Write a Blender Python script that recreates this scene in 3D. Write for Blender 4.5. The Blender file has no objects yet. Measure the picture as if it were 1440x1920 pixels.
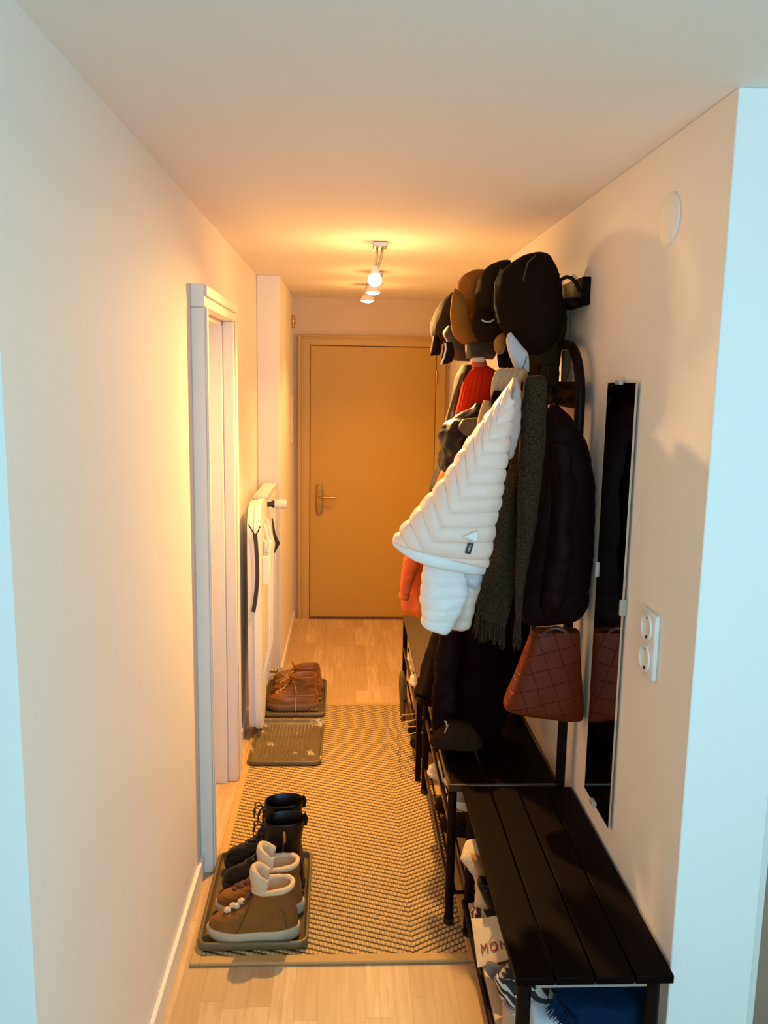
import bpy, math, random
from mathutils import Vector, Matrix, noise
PI = math.pi
scene = bpy.context.scene
COL = scene.collection
random.seed(4)

# ---------------------------------------------------------------- camera, world, daylight, exposure
CAM_R = Vector((0.99893352, -0.04306965, 0.01663787))
CAM_U = Vector((-0.00965357, 0.15755878, 0.98746242))
CAM_F = Vector((0.04515111, 0.98656994, -0.15697497))
FPX, EYE = 1574.4, 1.785
cam_data = bpy.data.cameras.new('camera')
cam = bpy.data.objects.new('camera', cam_data)
COL.objects.link(cam)
m = Matrix.Identity(4)
for i in range(3):
    m[i][0], m[i][1], m[i][2] = CAM_R[i], CAM_U[i], -CAM_F[i]
m[2][3] = EYE
cam.matrix_world = m
cam_data.sensor_fit = 'VERTICAL'
cam_data.sensor_height = 24.0
cam_data.lens = 24.0 * FPX / 1920.0
cam_data.clip_start = 0.05
scene.camera = cam

world = bpy.data.worlds.new('sky')
scene.world = world
world.use_nodes = True
bg = world.node_tree.nodes['Background']
bg.inputs[0].default_value = (0.42, 0.74, 1.0, 1)
bg.inputs[1].default_value = 1.0

def area(name, loc, target, sx, sy, power, color):
    l = bpy.data.lights.new(name, 'AREA')
    l.shape = 'RECTANGLE'; l.size = sx; l.size_y = sy; l.energy = power; l.color = color
    o = bpy.data.objects.new(name, l); COL.objects.link(o)
    o.location = loc
    o.rotation_euler = (Vector(target) - Vector(loc)).to_track_quat('-Z', 'Y').to_euler()
    return o
DAY = (0.31, 0.715, 1.0)
WARM = (1.0, 0.56, 0.175)
area('daylight_window', (0.6, -0.83, 1.55), (0.6, 1, 1.58), 1.25, 1.4, 56, DAY)
# per ceiling spotlight: all-round glow, beam, beam angle, tilt towards the living room
LAMP_POWER = ((4.6, 214, 148, 29), (2.2, 38, 122, 0), (2.2, 38, 122, 0))

vs = scene.view_settings
vs.view_transform = 'Standard'
vs.look = 'None'
vs.exposure = 0.08
vs.gamma = 1.0
vs.use_curve_mapping = False
scene.cycles.max_bounces = 10
scene.cycles.diffuse_bounces = 6
scene.cycles.sample_clamp_indirect = 6

# ---------------------------------------------------------------- helpers
def at(px, py, X=None, Y=None, Z=None):
    """A point of the room: where the sight line of a photo pixel meets the plane X, Y or Z = const."""
    d = CAM_R * (px - 720) + CAM_U * (960 - py) + CAM_F * FPX
    t = X / d.x if X is not None else Y / d.y if Y is not None else (Z - EYE) / d.z
    return d * t + Vector((0, 0, EYE))

def lin(c):
    return tuple(((v / 255) / 12.92 if v / 255 <= 0.04045 else ((v / 255 + 0.055) / 1.055) ** 2.4) for v in c)

MATS = {}
def mat(name, color, rough=0.6, metal=0.0, bump=0.0, bscale=200.0, vary=0.0, vscale=8.0, sheen=0.0, spec=0.5, emit=None, detail=4):
    if name in MATS: return MATS[name]
    ma = bpy.data.materials.new(name); ma.use_nodes = True
    nt = ma.node_tree; N = nt.nodes; L = nt.links
    b = N['Principled BSDF']
    b.inputs['Base Color'].default_value = (*color, 1)
    b.inputs['Roughness'].default_value = rough
    b.inputs['Metallic'].default_value = metal
    b.inputs['Specular IOR Level'].default_value = spec
    if sheen:
        b.inputs['Sheen Weight'].default_value = sheen
    tc = N.new('ShaderNodeTexCoord')
    if vary:
        nz = N.new('ShaderNodeTexNoise'); nz.inputs['Scale'].default_value = vscale; nz.inputs['Detail'].default_value = 5
        L.new(tc.outputs['Object'], nz.inputs['Vector'])
        mx = N.new('ShaderNodeMix'); mx.data_type = 'RGBA'
        mx.inputs[6].default_value = (*[c * (1 - vary) for c in color], 1)
        mx.inputs[7].default_value = (*[min(1, c * (1 + vary)) for c in color], 1)
        L.new(nz.outputs['Fac'], mx.inputs[0]); L.new(mx.outputs[2], b.inputs['Base Color'])
    if bump:
        nz = N.new('ShaderNodeTexNoise'); nz.inputs['Scale'].default_value = bscale; nz.inputs['Detail'].default_value = detail
        L.new(tc.outputs['Object'], nz.inputs['Vector'])
        bp = N.new('ShaderNodeBump'); bp.inputs['Strength'].default_value = bump; bp.inputs['Distance'].default_value = 0.004
        L.new(nz.outputs['Fac'], bp.inputs['Height']); L.new(bp.outputs['Normal'], b.inputs['Normal'])
    if emit:
        b.inputs['Emission Color'].default_value = (*emit[0], 1); b.inputs['Emission Strength'].default_value = emit[1]
    MATS[name] = ma
    return ma

class NB:
    """Node-building shortcuts for one material."""
    def __init__(s, name, rough=0.6):
        s.m = bpy.data.materials.new(name); s.m.use_nodes = True
        s.N = s.m.node_tree.nodes; s.L = s.m.node_tree.links
        s.b = s.N['Principled BSDF']; s.b.inputs['Roughness'].default_value = rough
        s.tc = s.N.new('ShaderNodeTexCoord')
        s.xyz = s.N.new('ShaderNodeSeparateXYZ'); s.L.new(s.tc.outputs['Object'], s.xyz.inputs[0])
        MATS[name] = s.m
    def math(s, op, a, b=None, c=None):
        n = s.N.new('ShaderNodeMath'); n.operation = op
        for i, v in enumerate((a, b, c)):
            if v is None: continue
            if isinstance(v, (int, float)): n.inputs[i].default_value = v
            else: s.L.new(v, n.inputs[i])
        return n.outputs[0]
    def vec(s, x, y, z=0.0):
        n = s.N.new('ShaderNodeCombineXYZ')
        for i, v in enumerate((x, y, z)):
            if isinstance(v, (int, float)): n.inputs[i].default_value = v
            else: s.L.new(v, n.inputs[i])
        return n.outputs[0]
    def noise(s, v, scale, detail=4):
        n = s.N.new('ShaderNodeTexNoise'); n.inputs['Scale'].default_value = scale; n.inputs['Detail'].default_value = detail
        s.L.new(v, n.inputs['Vector']); return n.outputs['Fac']
    def mix(s, f, a, b):
        n = s.N.new('ShaderNodeMix'); n.data_type = 'RGBA'
        if isinstance(f, (int, float)): n.inputs[0].default_value = f
        else: s.L.new(f, n.inputs[0])
        for i, v in ((6, a), (7, b)):
            if isinstance(v, tuple): n.inputs[i].default_value = (*v[:3], 1)
            else: s.L.new(v, n.inputs[i])
        return n.outputs[2]
    def ramp(s, f, lo, hi):
        n = s.N.new('ShaderNodeMapRange'); s.L.new(f, n.inputs[0])
        n.inputs[1].default_value = lo; n.inputs[2].default_value = hi
        return n.outputs[0]
    def bump(s, h, strength, dist):
        n = s.N.new('ShaderNodeBump'); n.inputs['Strength'].default_value = strength; n.inputs['Distance'].default_value = dist
        s.L.new(h, n.inputs['Height']); s.L.new(n.outputs['Normal'], s.b.inputs['Normal'])
    def color(s, c): s.L.new(c, s.b.inputs['Base Color'])

class MB:
    """Collects shapes that become ONE mesh object."""
    def __init__(s): s.v = []; s.f = []
    def add(s, vs, fs):
        o = len(s.v); s.v += [Vector(p) for p in vs]; s.f += [tuple(i + o for i in f) for f in fs]
    def box(s, x0, x1, y0, y1, z0, z1, M=None):
        P = [Vector((x, y, z)) for x in (x0, x1) for y in (y0, y1) for z in (z0, z1)]
        if M: P = [M @ p for p in P]
        s.add(P, [(0, 1, 3, 2), (4, 6, 7, 5), (0, 4, 5, 1), (2, 3, 7, 6), (0, 2, 6, 4), (1, 5, 7, 3)])
        return s
    def loft(s, rings, cap0=True, cap1=True):
        n = len(rings[0]); vs = [p for r in rings for p in r]; fs = []
        for i in range(len(rings) - 1):
            for j in range(n):
                k = (j + 1) % n
                fs.append((i * n + j, i * n + k, (i + 1) * n + k, (i + 1) * n + j))
        for flag, base, rev in ((cap0, 0, True), (cap1, (len(rings) - 1) * n, False)):
            if flag:
                c = sum((Vector(vs[base + j]) for j in range(n)), Vector()) / n
                vs.append(c); ci = len(vs) - 1
                for j in range(n):
                    k = (j + 1) % n
                    fs.append((base + k, base + j, ci) if rev else (base + j, base + k, ci))
        s.add(vs, fs); return s
    def tube(s, path, r, n=8, closed=False, flat=None, up=(0, 0, 1)):
        """r: radius or list; flat=(a,b) gives an elliptical section, b along 'up'."""
        P = [Vector(p) for p in path]; rings = []; N = len(P)
        nrm = None
        for i, p in enumerate(P):
            a = P[(i - 1) % N] if (closed or i > 0) else P[i]
            b = P[(i + 1) % N] if (closed or i < N - 1) else P[i]
            t = (b - a).normalized()
            if flat or nrm is None:
                u = Vector(up)
                if abs(t.dot(u)) > 0.97: u = Vector((0, 1, 0)) if abs(t.y) < 0.9 else Vector((1, 0, 0))
                nrm = (u - t * t.dot(u)).normalized()
            else:
                nrm = (nrm - t * t.dot(nrm)).normalized()
            bn = t.cross(nrm)
            rr = r[i] if isinstance(r, (list, tuple)) else r
            fa, fb = flat if flat else (1, 1)
            rings.append([p + bn * (rr * fa * math.cos(2 * PI * j / n)) + nrm * (rr * fb * math.sin(2 * PI * j / n)) for j in range(n)])
        if closed:
            rings.append(rings[0]); s.loft(rings, False, False)
        else: s.loft(rings)
        return s
    def cyl(s, a, b, r, n=20, r2=None):
        return s.tube([a, b], [r, r if r2 is None else r2], n)
    def ball(s, c, rx, ry=None, rz=None, n=16, k=10):
        ry = ry or rx; rz = rz or rx; c = Vector(c)
        rings = [[c + Vector((rx * math.sin(PI * (i + .02) / k) * math.cos(2 * PI * j / n), ry * math.sin(PI * (i + .02) / k) * math.sin(2 * PI * j / n), -rz * math.cos(PI * i / k))) for j in range(n)] for i in range(k + 1)]
        return s.loft(rings)
    def build(s, name, material, parent=None, bevel=0, sharp=40, sub=0, seg=2):
        me = bpy.data.meshes.new(name)
        me.from_pydata([tuple(p) for p in s.v], [], s.f)
        me.validate(); me.update()
        import bmesh
        bm = bmesh.new(); bm.from_mesh(me); bmesh.ops.recalc_face_normals(bm, faces=bm.faces); bm.to_mesh(me); bm.free()
        me.polygons.foreach_set('use_smooth', [True] * len(me.polygons))
        me.set_sharp_from_angle(angle=math.radians(sharp))
        me.materials.append(material)
        o = bpy.data.objects.new(name, me); COL.objects.link(o)
        if parent:
            o.parent = parent
            if not parent.parent: o.matrix_parent_inverse = parent.matrix_basis.inverted()   # a part mesh itself sits at the origin
        if bevel:
            b = o.modifiers.new('bevel', 'BEVEL'); b.width = bevel; b.segments = seg; b.limit_method = 'ANGLE'
        if sub:
            b = o.modifiers.new('subdivision', 'SUBSURF'); b.levels = b.render_levels = sub
        return o

def thing(name, label, cat, loc=(0, 0, 0), rz=0, group=None):
    o = bpy.data.objects.new(name, None); COL.objects.link(o)
    o.empty_display_size = 0.05
    o.location = loc; o.rotation_euler = (0, 0, rz)
    o['label'] = label; o['category'] = cat
    if group: o['group'] = group
    return o
def tag(o, label, cat, group=None):
    o['label'] = label; o['category'] = cat
    if group: o['group'] = group
    return o
def struct(o, label=None):
    o['kind'] = 'structure'
    if label: o['label'] = label
    return o
def plabel(o, label): o['label'] = label; return o

def catmull(P, n):
    """Resample rows (tuples of floats) smoothly to n rows."""
    out = []; K = len(P) - 1
    for i in range(n):
        t = i / (n - 1) * K; k = min(int(t), K - 1); u = t - k
        p0, p1, p2, p3 = P[max(k - 1, 0)], P[k], P[k + 1], P[min(k + 2, K)]
        out.append(tuple(0.5 * (2 * b + (c - a) * u + (2 * a - 5 * b + 4 * c - d) * u * u + (3 * b - a - 3 * c + d) * u ** 3) for a, b, c, d in zip(p0, p1, p2, p3)))
    return out

def cloth(mb, rows, N=48, M=56, disp=None, power=0.85, fold=0.0, freq=5, wr=0.0, wscale=9.0, seed=0.0, grow=True):
    """A hanging soft body with real depth. rows: (xL,yL,xR,yR,Y,half_depth): two photo pixels of its outline, both at distance Y."""
    rr = [r if len(r) == 6 else (r[0], r[1], r[2], r[1], r[3], r[4]) for r in rows]
    rings = []; cm_ = catmull(rr, N)
    mid_ = [((a[0] + a[2]) / 2, (a[1] + a[3]) / 2) for a in cm_]; ln_ = [0.0]
    for p_, q_2 in zip(mid_, mid_[1:]): ln_.append(ln_[-1] + math.hypot(q_2[0] - p_[0], q_2[1] - p_[1]))
    for i, (xl, yl, xr, yr, Y, b) in enumerate(cm_):
        s = ln_[i] / ln_[-1]
        Lp, Rp = at(xl, yl, Y=Y), at(xr, yr, Y=Y)
        C = (Lp + Rp) / 2; A = (Rp - Lp) / 2; al = max(A.length, 1e-4); Ah = A / al
        b = max(b, 0.002); ring = []
        for j in range(M):
            th = 2 * PI * j / M
            c, si = math.cos(th), math.sin(th)
            cc = math.copysign(abs(c) ** power, c); ss = math.copysign(abs(si) ** power, si)
            p = C + A * cc + Vector((0, b * ss, 0))
            nr = (Ah * c * b + Vector((0, si * al, 0))); nr = nr.normalized() if nr.length > 1e-9 else Ah
            d = 0.0
            if fold:
                d += fold * (s if grow else 1) * math.sin(freq * th * 1.0 + 1.3 * math.sin(3 * s + seed) + seed)
            if wr:
                d += wr * (noise.noise(Vector((p.x * wscale + seed, p.y * wscale, p.z * wscale * 0.55))) + 0.5 * noise.noise(p * wscale * 2.3 + Vector((seed, 3, 1))))
            if disp: d += disp(s, cc, si, p)
            d *= min(1.0, al / 0.03, b / 0.015)
            ring.append(p + nr * d)
        rings.append(ring)
    mb.loft(rings)
    return mb

# ---------------------------------------------------------------- materials of the room
XL, XR, ZC, YD = -0.513, 0.739, 2.345, 6.15
wall_m = mat('painted_wall', (0.84, 0.775, 0.70), 0.75, bump=0.12, bscale=90, spec=0.25)
ceil_m = mat('painted_ceiling', (0.86, 0.785, 0.70), 0.85, bump=0.1, bscale=60, spec=0.2)
trim_m = mat('white_trim', (0.80, 0.73, 0.65), 0.4, spec=0.4)
door_m = mat('entry_door_paint', (0.53, 0.31, 0.055), 0.5, vary=0.05, vscale=3)
frame_m = mat('entry_frame_paint', (0.56, 0.35, 0.10), 0.5)
brass_m = mat('brass', (0.62, 0.36, 0.10), 0.25, metal=1.0)
white_plastic = mat('white_plastic', (0.80, 0.76, 0.70), 0.35)
black_metal = mat('black_powder_coat', (0.007, 0.0018, 0.0014), 0.5, spec=0.1)
black_plastic = mat('black_plastic', (0.012, 0.008, 0.007), 0.4)

fl = NB('oak_parquet', 0.38)
px_ = fl.math('MULTIPLY', fl.xyz.outputs[0], 1 / 0.068)
colid = fl.math('FLOOR', px_)
off = fl.math('FRACT', fl.math('MULTIPLY', fl.math('SINE', fl.math('MULTIPLY', colid, 12.9898)), 4375.85))
py_ = fl.math('ADD', fl.math('MULTIPLY', fl.xyz.outputs[1], 1 / 0.42), fl.math('MULTIPLY', off, 5.0))
rowid = fl.math('FLOOR', py_)
wn = fl.N.new('ShaderNodeTexWhiteNoise'); wn.noise_dimensions = '3D'
fl.L.new(fl.vec(colid, rowid, 1.0), wn.inputs['Vector'])
grain = fl.noise(fl.vec(fl.math('MULTIPLY', fl.xyz.outputs[0], 60), fl.math('MULTIPLY', fl.xyz.outputs[1], 4), wn.outputs['Value']), 1.0, 6)
c1 = fl.mix(wn.outputs['Value'], (0.51, 0.325, 0.155), (0.69, 0.485, 0.275))
c2 = fl.mix(fl.ramp(grain, 0.35, 0.75), c1, (0.47, 0.28, 0.13))
fx = fl.math('ABSOLUTE', fl.math('SUBTRACT', fl.math('FRACT', px_), 0.5))
fy = fl.math('ABSOLUTE', fl.math('SUBTRACT', fl.math('FRACT', py_), 0.5))
joint = fl.math('MAXIMUM', fl.math('GREATER_THAN', fx, 0.488), fl.math('GREATER_THAN', fy, 0.4975))
fl.color(fl.mix(fl.math('MULTIPLY', joint, 0.35), c2, (0.22, 0.11, 0.04)))
fl.b.inputs['Specular IOR Level'].default_value = 0.35
floor_m = fl.m

# ---------------------------------------------------------------- the setting
def sbox(name, b, m_, bevel=0, label=None, parent=None):
    o = MB().box(*b).build(name, m_, parent, bevel)
    return struct(o, label) if not parent else o
sbox('floor', (-2.2, 3.4, -1.1, 6.4, -0.1, 0.0), floor_m)
sbox('ceiling', (-2.2, 3.4, -1.1, 6.4, ZC, ZC + 0.1), ceil_m)
# left wall with the narrow doorway cut out of it
DY0, DY1, DZ = 2.90, 3.53, 2.005
w = MB()
w.box(XL - 0.15, XL, 1.287, DY0, 0, ZC).box(XL - 0.15, XL, DY1, 6.25, 0, ZC).box(XL - 0.15, XL, DY0, DY1, DZ, ZC)
struct(w.build('wall_left', wall_m))
YP, XP = 4.86, -0.385
sbox('wall_pier', (XL + 0.001, XP, YP, 6.149, 0, ZC), wall_m, 0.004, 'projecting pier and wall strip between the radiator and entry door')
# right wall: corridor face and the bluish end return towards the living room
sbox('wall_right', (XR, 0.928, 1.674, 6.149, 0, ZC), wall_m, 0.003)
sbox('wall_return', (0.93, 3.39, 1.79, 1.95, 0, ZC), wall_m)
sbox('wall_back', (-0.66, 0.93, YD, YD + 0.15, 0, ZC), mat('end_wall_shaded', (0.72, 0.56, 0.40), 0.75, bump=0.1, bscale=90, spec=0.2))  # dimmer, oranger light at the far end put into this wall's colour
# living room behind the viewpoint: window wall and side walls
w = MB()
WX0, WX1, WZ0, WZ1 = -0.06, 1.26, 0.80, 2.28
w.box(-2.1, WX0, -1.0, -0.85, 0, ZC).box(WX1, 3.3, -1.0, -0.85, 0, ZC).box(WX0, WX1, -1.0, -0.85, 0, WZ0).box(WX0, WX1, -1.0, -0.85, WZ1, ZC)
struct(w.build('wall_front', wall_m))
sbox('wall_west', (-2.2, -2.1, -1.0, 1.45, 0, ZC), wall_m)
sbox('wall_corner', (-2.1, -0.664, 1.45, 1.6, 0, ZC), wall_m)
sbox('wall_east', (3.3, 3.4, -1.0, 1.79, 0, ZC), wall_m)
wf = MB()
for x in (WX0, 0.575, WX1 - 0.05): wf.box(x, x + 0.05, -0.95, -0.89, WZ0, WZ1)
for z in (WZ0, WZ1 - 0.05): wf.box(WX0, WX1, -0.95, -0.89, z, z + 0.05)
struct(wf.build('window_1', trim_m, bevel=0.004))

# doorway in the left wall: casing, deep jamb, closed leaf set back in it
TX = -0.467
c = MB()
c.box(XL, TX, 2.83, DY0, 0, 2.005).box(XL, TX, DY1, 3.60, 0, 2.005).box(XL, TX, 2.83, 3.60, 2.0055, 2.08)
c.box(TX, TX + .008, DY1 + .03, 3.598, 0, 2.005).box(TX, TX + .008, 2.832, 2.86, 0, 2.005).box(TX, TX + .008, 2.832, 3.598, 2.04, 2.078)
d1 = struct(c.build('door_1', trim_m, bevel=0.004), 'narrow white doorway in the left wall')
c = MB()
c.box(-0.64, XL, DY0 - 0.001, DY0 + 0.018, 0, DZ).box(-0.64, XL, DY1 - 0.018, DY1 + 0.001, 0, DZ).box(-0.64, XL, DY0, DY1, DZ - 0.018, DZ)
c.build('door_jamb', trim_m, d1, 0.002)
c = MB().box(-0.625, -0.585, DY0 + 0.02, DY1 - 0.02, 0.008, DZ - 0.02); c.build('door_leaf', trim_m, d1, 0.003)
h = MB().tube([(-0.585, 3.02, 1.05), (-0.535, 3.02, 1.05), (-0.53, 3.03, 1.05), (-0.53, 3.12, 1.05)], 0.009, 10)
h.cyl((-0.586, 3.02, 1.05), (-0.578, 3.02, 1.05), 0.026)
h.build('door_handle', mat('satin_nickel', (0.6, 0.56, 0.5), 0.3, metal=1), d1)
# entry door at the end of the corridor
f0, f1 = at(566, 900, Y=YD).x, at(829, 900, Y=YD).x
l0, l1 = at(581, 900, Y=YD).x, at(812, 900, Y=YD).x
c = MB()
c.box(f0 - .03, l0, YD - 0.045, YD, 0, 2.085).box(l1, min(f1, XR - .004), YD - 0.045, YD, 0, 2.085).box(l0, l1, YD - 0.045, YD, 2.012, 2.085)
for a, b_ in ((f0, f0 + 0.012),): c.box(a, b_, YD - 0.052, YD - 0.045, 0, 2.07)
c.box(f0, f1 - .02, YD - 0.052, YD - 0.045, 2.058, 2.07)
d2 = struct(c.build('door_2', frame_m, bevel=0.004), 'tan entry door closed at the end of the corridor')
MB().box(l0 + .003, l1 - .003, YD - 0.05, YD - 0.004, 0.012, 2.008).build('door_leaf', door_m, d2, 0.005)
hx, hy = at(599, 933, Y=YD - 0.05).x, YD - 0.05
rings = []
for k in range(13):
    a = -1 + 2 * k / 12
    wv = 0.030 * (1 - 0.28 * abs(a) ** 3)
    rings.append([Vector((hx + wv * math.cos(2 * PI * j / 20), hy - 0.004 - 0.007 * math.sin(2 * PI * j / 20), 0.905 + a * 0.112)) for j in range(20)])
hp = MB().loft(rings); hp.cyl((hx, hy, .85), (hx, hy - .016, .85), .011)
h1 = hp.build('handle_plate', mat('aged_brass', (0.5, 0.29, 0.09), 0.32, metal=1, vary=0.4, vscale=40), d2)
MB().tube([(hx, hy, 0.925), (hx, hy - 0.04, 0.925), (hx + .01, hy - 0.05, 0.925), (hx + 0.03, hy - 0.052, 0.925), (hx + 0.115, hy - 0.05, 0.922)], 0.0085, 10).build('door_handle', brass_m, h1)
for z in (1.80, 1.02, 0.25):
    MB().cyl((l1, YD - 0.056, z - 0.05), (l1, YD - 0.056, z + 0.05), 0.008, 10).build('hinge', brass_m, d2)
# shade of the gap under the leaf, put in as a solid brown strip
MB().box(l0, l1, YD - .06, YD - .002, 0.0, 0.011).build('gap_strip', mat('gap_shade', (0.16, 0.07, 0.03), 0.5), d2)

# casing and wooden leaf seen past the right wall's end
c = MB().box(0.93, 0.99, 1.76, 1.789, 0, 2.1)
d3 = struct(c.build('door_3', trim_m, bevel=0.003), 'door casing past the end of the right wall')
MB().box(0.991, 1.8, 1.772, 1.789, 0.01, 2.08).build('door_leaf', mat('brown_door_wood', (0.30, 0.19, 0.13), 0.5, vary=0.2), d3)

# baseboards
sbox('baseboard_left', (XL, XL + 0.014, 1.287, 2.829, 0, 0.075), trim_m, 0.003)
sbox('baseboard_niche', (XL, XL + 0.014, 3.601, YP, 0, 0.06), trim_m, 0.003)
sbox('baseboard_pier', (XP, XP + 0.012, YP + .002, YD - .05, 0, 0.06), trim_m, 0.003)
sbox('baseboard_right', (XR - 0.012, XR, 1.674, YD - .05, 0, 0.06), trim_m, 0.003)

# ---------------------------------------------------------------- ceiling lamps
glow = mat('lamp_glass', (1, 0.95, 0.85), 0.4, emit=((1.0, 0.80, 0.48), 22))
nickel = mat('brushed_nickel', (0.50, 0.47, 0.42), 0.35, metal=0.9)
def point(name, loc, power, r=0.03):
    l = bpy.data.lights.new(name, 'POINT'); l.energy = power; l.color = WARM; l.shadow_soft_size = r
    o = bpy.data.objects.new(name, l); COL.objects.link(o); o.location = loc
    return o
def ceiling_spot(label, bx, by, hz, r, powers, ball):
    power, beam, cone, aim = powers
    t = thing('ceiling_spotlight', label, 'lamp', (bx, by, ZC), 0, 'small ceiling spotlights along the corridor')
    b = MB(); b.box(bx - .03, bx + .03, by - .045, by + .045, ZC - .022, ZC); b.build('mounting_plate', nickel, t, .004)
    a = MB().tube([(bx - .012, by, ZC - .02), (bx - .014, by - .01, ZC - .06), (bx - .02, by - .015, hz + .045)], 0.006, 8)
    a.tube([(bx + .012, by, ZC - .02), (bx + .006, by - .01, ZC - .06), (bx - .008, by - .015, hz + .045)], 0.006, 8)
    a.build('arm', nickel, t)
    hx_ = bx - 0.02; hy_ = by - 0.02
    cup = MB()
    rings = [[Vector((hx_ + q * math.cos(2 * PI * j / 24), hy_ + q * math.sin(2 * PI * j / 24), z)) for j in range(24)] for q, z in (((.008, hz + .055), (.013, hz + .052), (.017, hz + .036), (.019, hz + .020), (.017, hz + .020)) if ball else ((.008, hz + .055), (.02, hz + .05), (r * 1.02, hz + .018), (r * 1.05, hz + .004), (r * .98, hz + .004)))]
    cup.loft(rings); cup.build('shade', white_plastic, t)
    g = MB().ball((hx_, hy_, hz + (-.002 if ball else .004)), r * .95, r * .95, (r * .98 if ball else .012), 20, 10)
    g.build('bulb', glow, t)
    p = point('lamp_light', (hx_, hy_, hz - (r if ball else .012) - .035), power)
    p.parent = t; p.matrix_parent_inverse = t.matrix_basis.inverted()
    sl = bpy.data.lights.new('lamp_beam', 'SPOT'); sl.energy = beam; sl.color = WARM; sl.shadow_soft_size = .03
    sl.spot_size = math.radians(cone); sl.spot_blend = 0.9
    p = bpy.data.objects.new('lamp_beam', sl); COL.objects.link(p)
    p.location = (hx_, hy_, hz - (r if ball else .012) - .03)
    p.rotation_euler = (-math.radians(aim), 0, 0)       # the nearest head is turned towards the living room
    p.parent = t; p.matrix_parent_inverse = t.matrix_basis.inverted()
    return t
for (bx, by, hz, r, ball), lab, pw in zip(((0.131, 3.64, 2.194, 0.030, True), (0.152, 4.62, 2.233, 0.037, False), (0.137, 5.25, 2.245, 0.040, False)),
        ('ceiling spotlight with round glowing bulb, nearest of the three', 'middle of three ceiling spotlights with flat glowing disc', 'ceiling spotlight closest to the entry door, flat glowing disc'), LAMP_POWER):
    ceiling_spot(lab, bx, by, hz, r, pw, ball)

# ---------------------------------------------------------------- fittings on the walls
# double socket
t = thing('wall_socket', 'white double wall socket beside the narrow mirror', 'socket', (XR, 1.922, 1.165))
MB().box(XR - .012, XR, 1.872, 1.972, 1.085, 1.245).build('cover_plate', white_plastic, t, .004)
for z in (1.205, 1.128):
    s_ = MB(); rings = []
    for q, d in ((.034, .0125), (.034, .018), (.029, .018), (.027, .006), (.0, .006)):
        rings.append([Vector((XR - d, 1.922 + q * math.cos(2 * PI * j / 28), z + q * math.sin(2 * PI * j / 28))) for j in range(28)])
    s_.loft(rings); so = s_.build('outlet', white_plastic, t)
    hl = MB()
    for dy, dz in ((-.0095, .0), (.0095, .0)): hl.cyl((XR - .0085, 1.922 + dy, z + dz), (XR - .0062, 1.922 + dy, z + dz), .003, 10)
    for dz in (-.024, .024): hl.box(XR - .0155, XR - .012, 1.919, 1.925, z + dz - .003, z + dz + .003)
    hl.build('pin_hole', mat('socket_dark', (0.06, 0.035, 0.02), .5), so)
# painted-over round cover high on the right wall
cv = MB(); yc, zc = 1.985, 2.158
cv.loft([[Vector((XR - d, yc + q * math.cos(2 * PI * j / 40), zc + q * math.sin(2 * PI * j / 40))) for j in range(40)] for q, d in ((.058, .0), (.058, .004), (.05, .007))])
tag(cv.build('junction_cover', wall_m), 'round painted cover disc high on the right wall', 'cover')
# door chime and thin wall panel on the pier near the entry door
t = thing('door_chime', 'small brass door chime high beside the entry door', 'door chime', (XP, 5.93, 2.165))
MB().box(XP, XP + .018, 5.90, 5.96, 2.12, 2.205).build('body', brass_m, t, .006)
MB().ball((XP + .02, 5.93, 2.165), .012, .018, .02).build('bell', mat('pale_brass', (.8, .55, .2), .3, metal=1), t)
t = thing('wall_panel', 'tall narrow cover panel on the wall beside the entry door', 'panel', (XP, 5.86, 1.5))
MB().box(XP, XP + .012, 5.80, 5.92, 1.34, 1.665).build('plate', mat('panel_paint', (.66, .55, .42), .5), t, .002)
MB().ball((XP + .014, 5.82, 1.50), .007).build('knob', brass_m, t)

# narrow mirror with clips
t = thing('wall_mirror', 'tall narrow frameless mirror held by clips on the right wall', 'mirror', (XR, 2.235, .56))
def myz(px, py): q = at(px, py, X=XR - .012); return q.y, q.z
my0, my1, mz0, mz1 = 2.112, 2.345, .575, 1.785
MB().box(XR - .012, XR - .006, my0, my1, mz0, mz1).build('glass', mat('mirror_glass', (.72, .70, .68), .02, metal=1), t, .0005)
MB().box(XR - .006, XR, my0 + .015, my1 - .015, mz0 + .015, mz1 - .015).build('backing', black_plastic, t)
clipm = mat('clear_clip', (.45, .40, .36), .25)
for y, z, v in ((my1 - .10, mz1, 0), (my0, 1.20, 1), (my1, 1.25, 1), (my1 - .09, mz0, 0)):
    MB().box(XR - .018, XR, y - (.006 if v else .018), y + (.006 if v else .018), z - (.022 if v else .006), z + (.022 if v else .006)).build('clip', clipm, t, .002)

# radiator and its valve
rad = thing('radiator', 'white panel radiator in the wall niche behind ironing board', 'radiator', (XL, 4.5, .1))
rp = mat('radiator_enamel', (.80, .76, .70), .35)
rb = MB().box(XL + .04, XL + .105, 4.30, 4.82, .16, 1.17)
for k in range(9): rb.box(XL + .104, XL + .110, 4.325 + k * .056, 4.355 + k * .056, .19, 1.14)
rb.build('panel', rp, rad, .008)
MB().box(XL + .036, XL + .109, 4.296, 4.824, 1.165, 1.178).build('top_grille', rp, rad, .003)
MB().box(XL + .002, XL + .04, 4.40, 4.43, .3, 1.0).box(XL + .002, XL + .04, 4.70, 4.73, .3, 1.0).build('bracket', rp, rad)
v = at(520, 948, Y=4.28)
cx = XL + .105
vm = MB().cyl((cx, 4.33, v.z), (cx + .022, 4.33, v.z), .013, 16).cyl((cx + .022, 4.33, v.z), (cx + .04, 4.33, v.z), .02, 12)
va = vm.build('valve', mat('valve_black', (.03, .022, .015), .4), rad)
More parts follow.
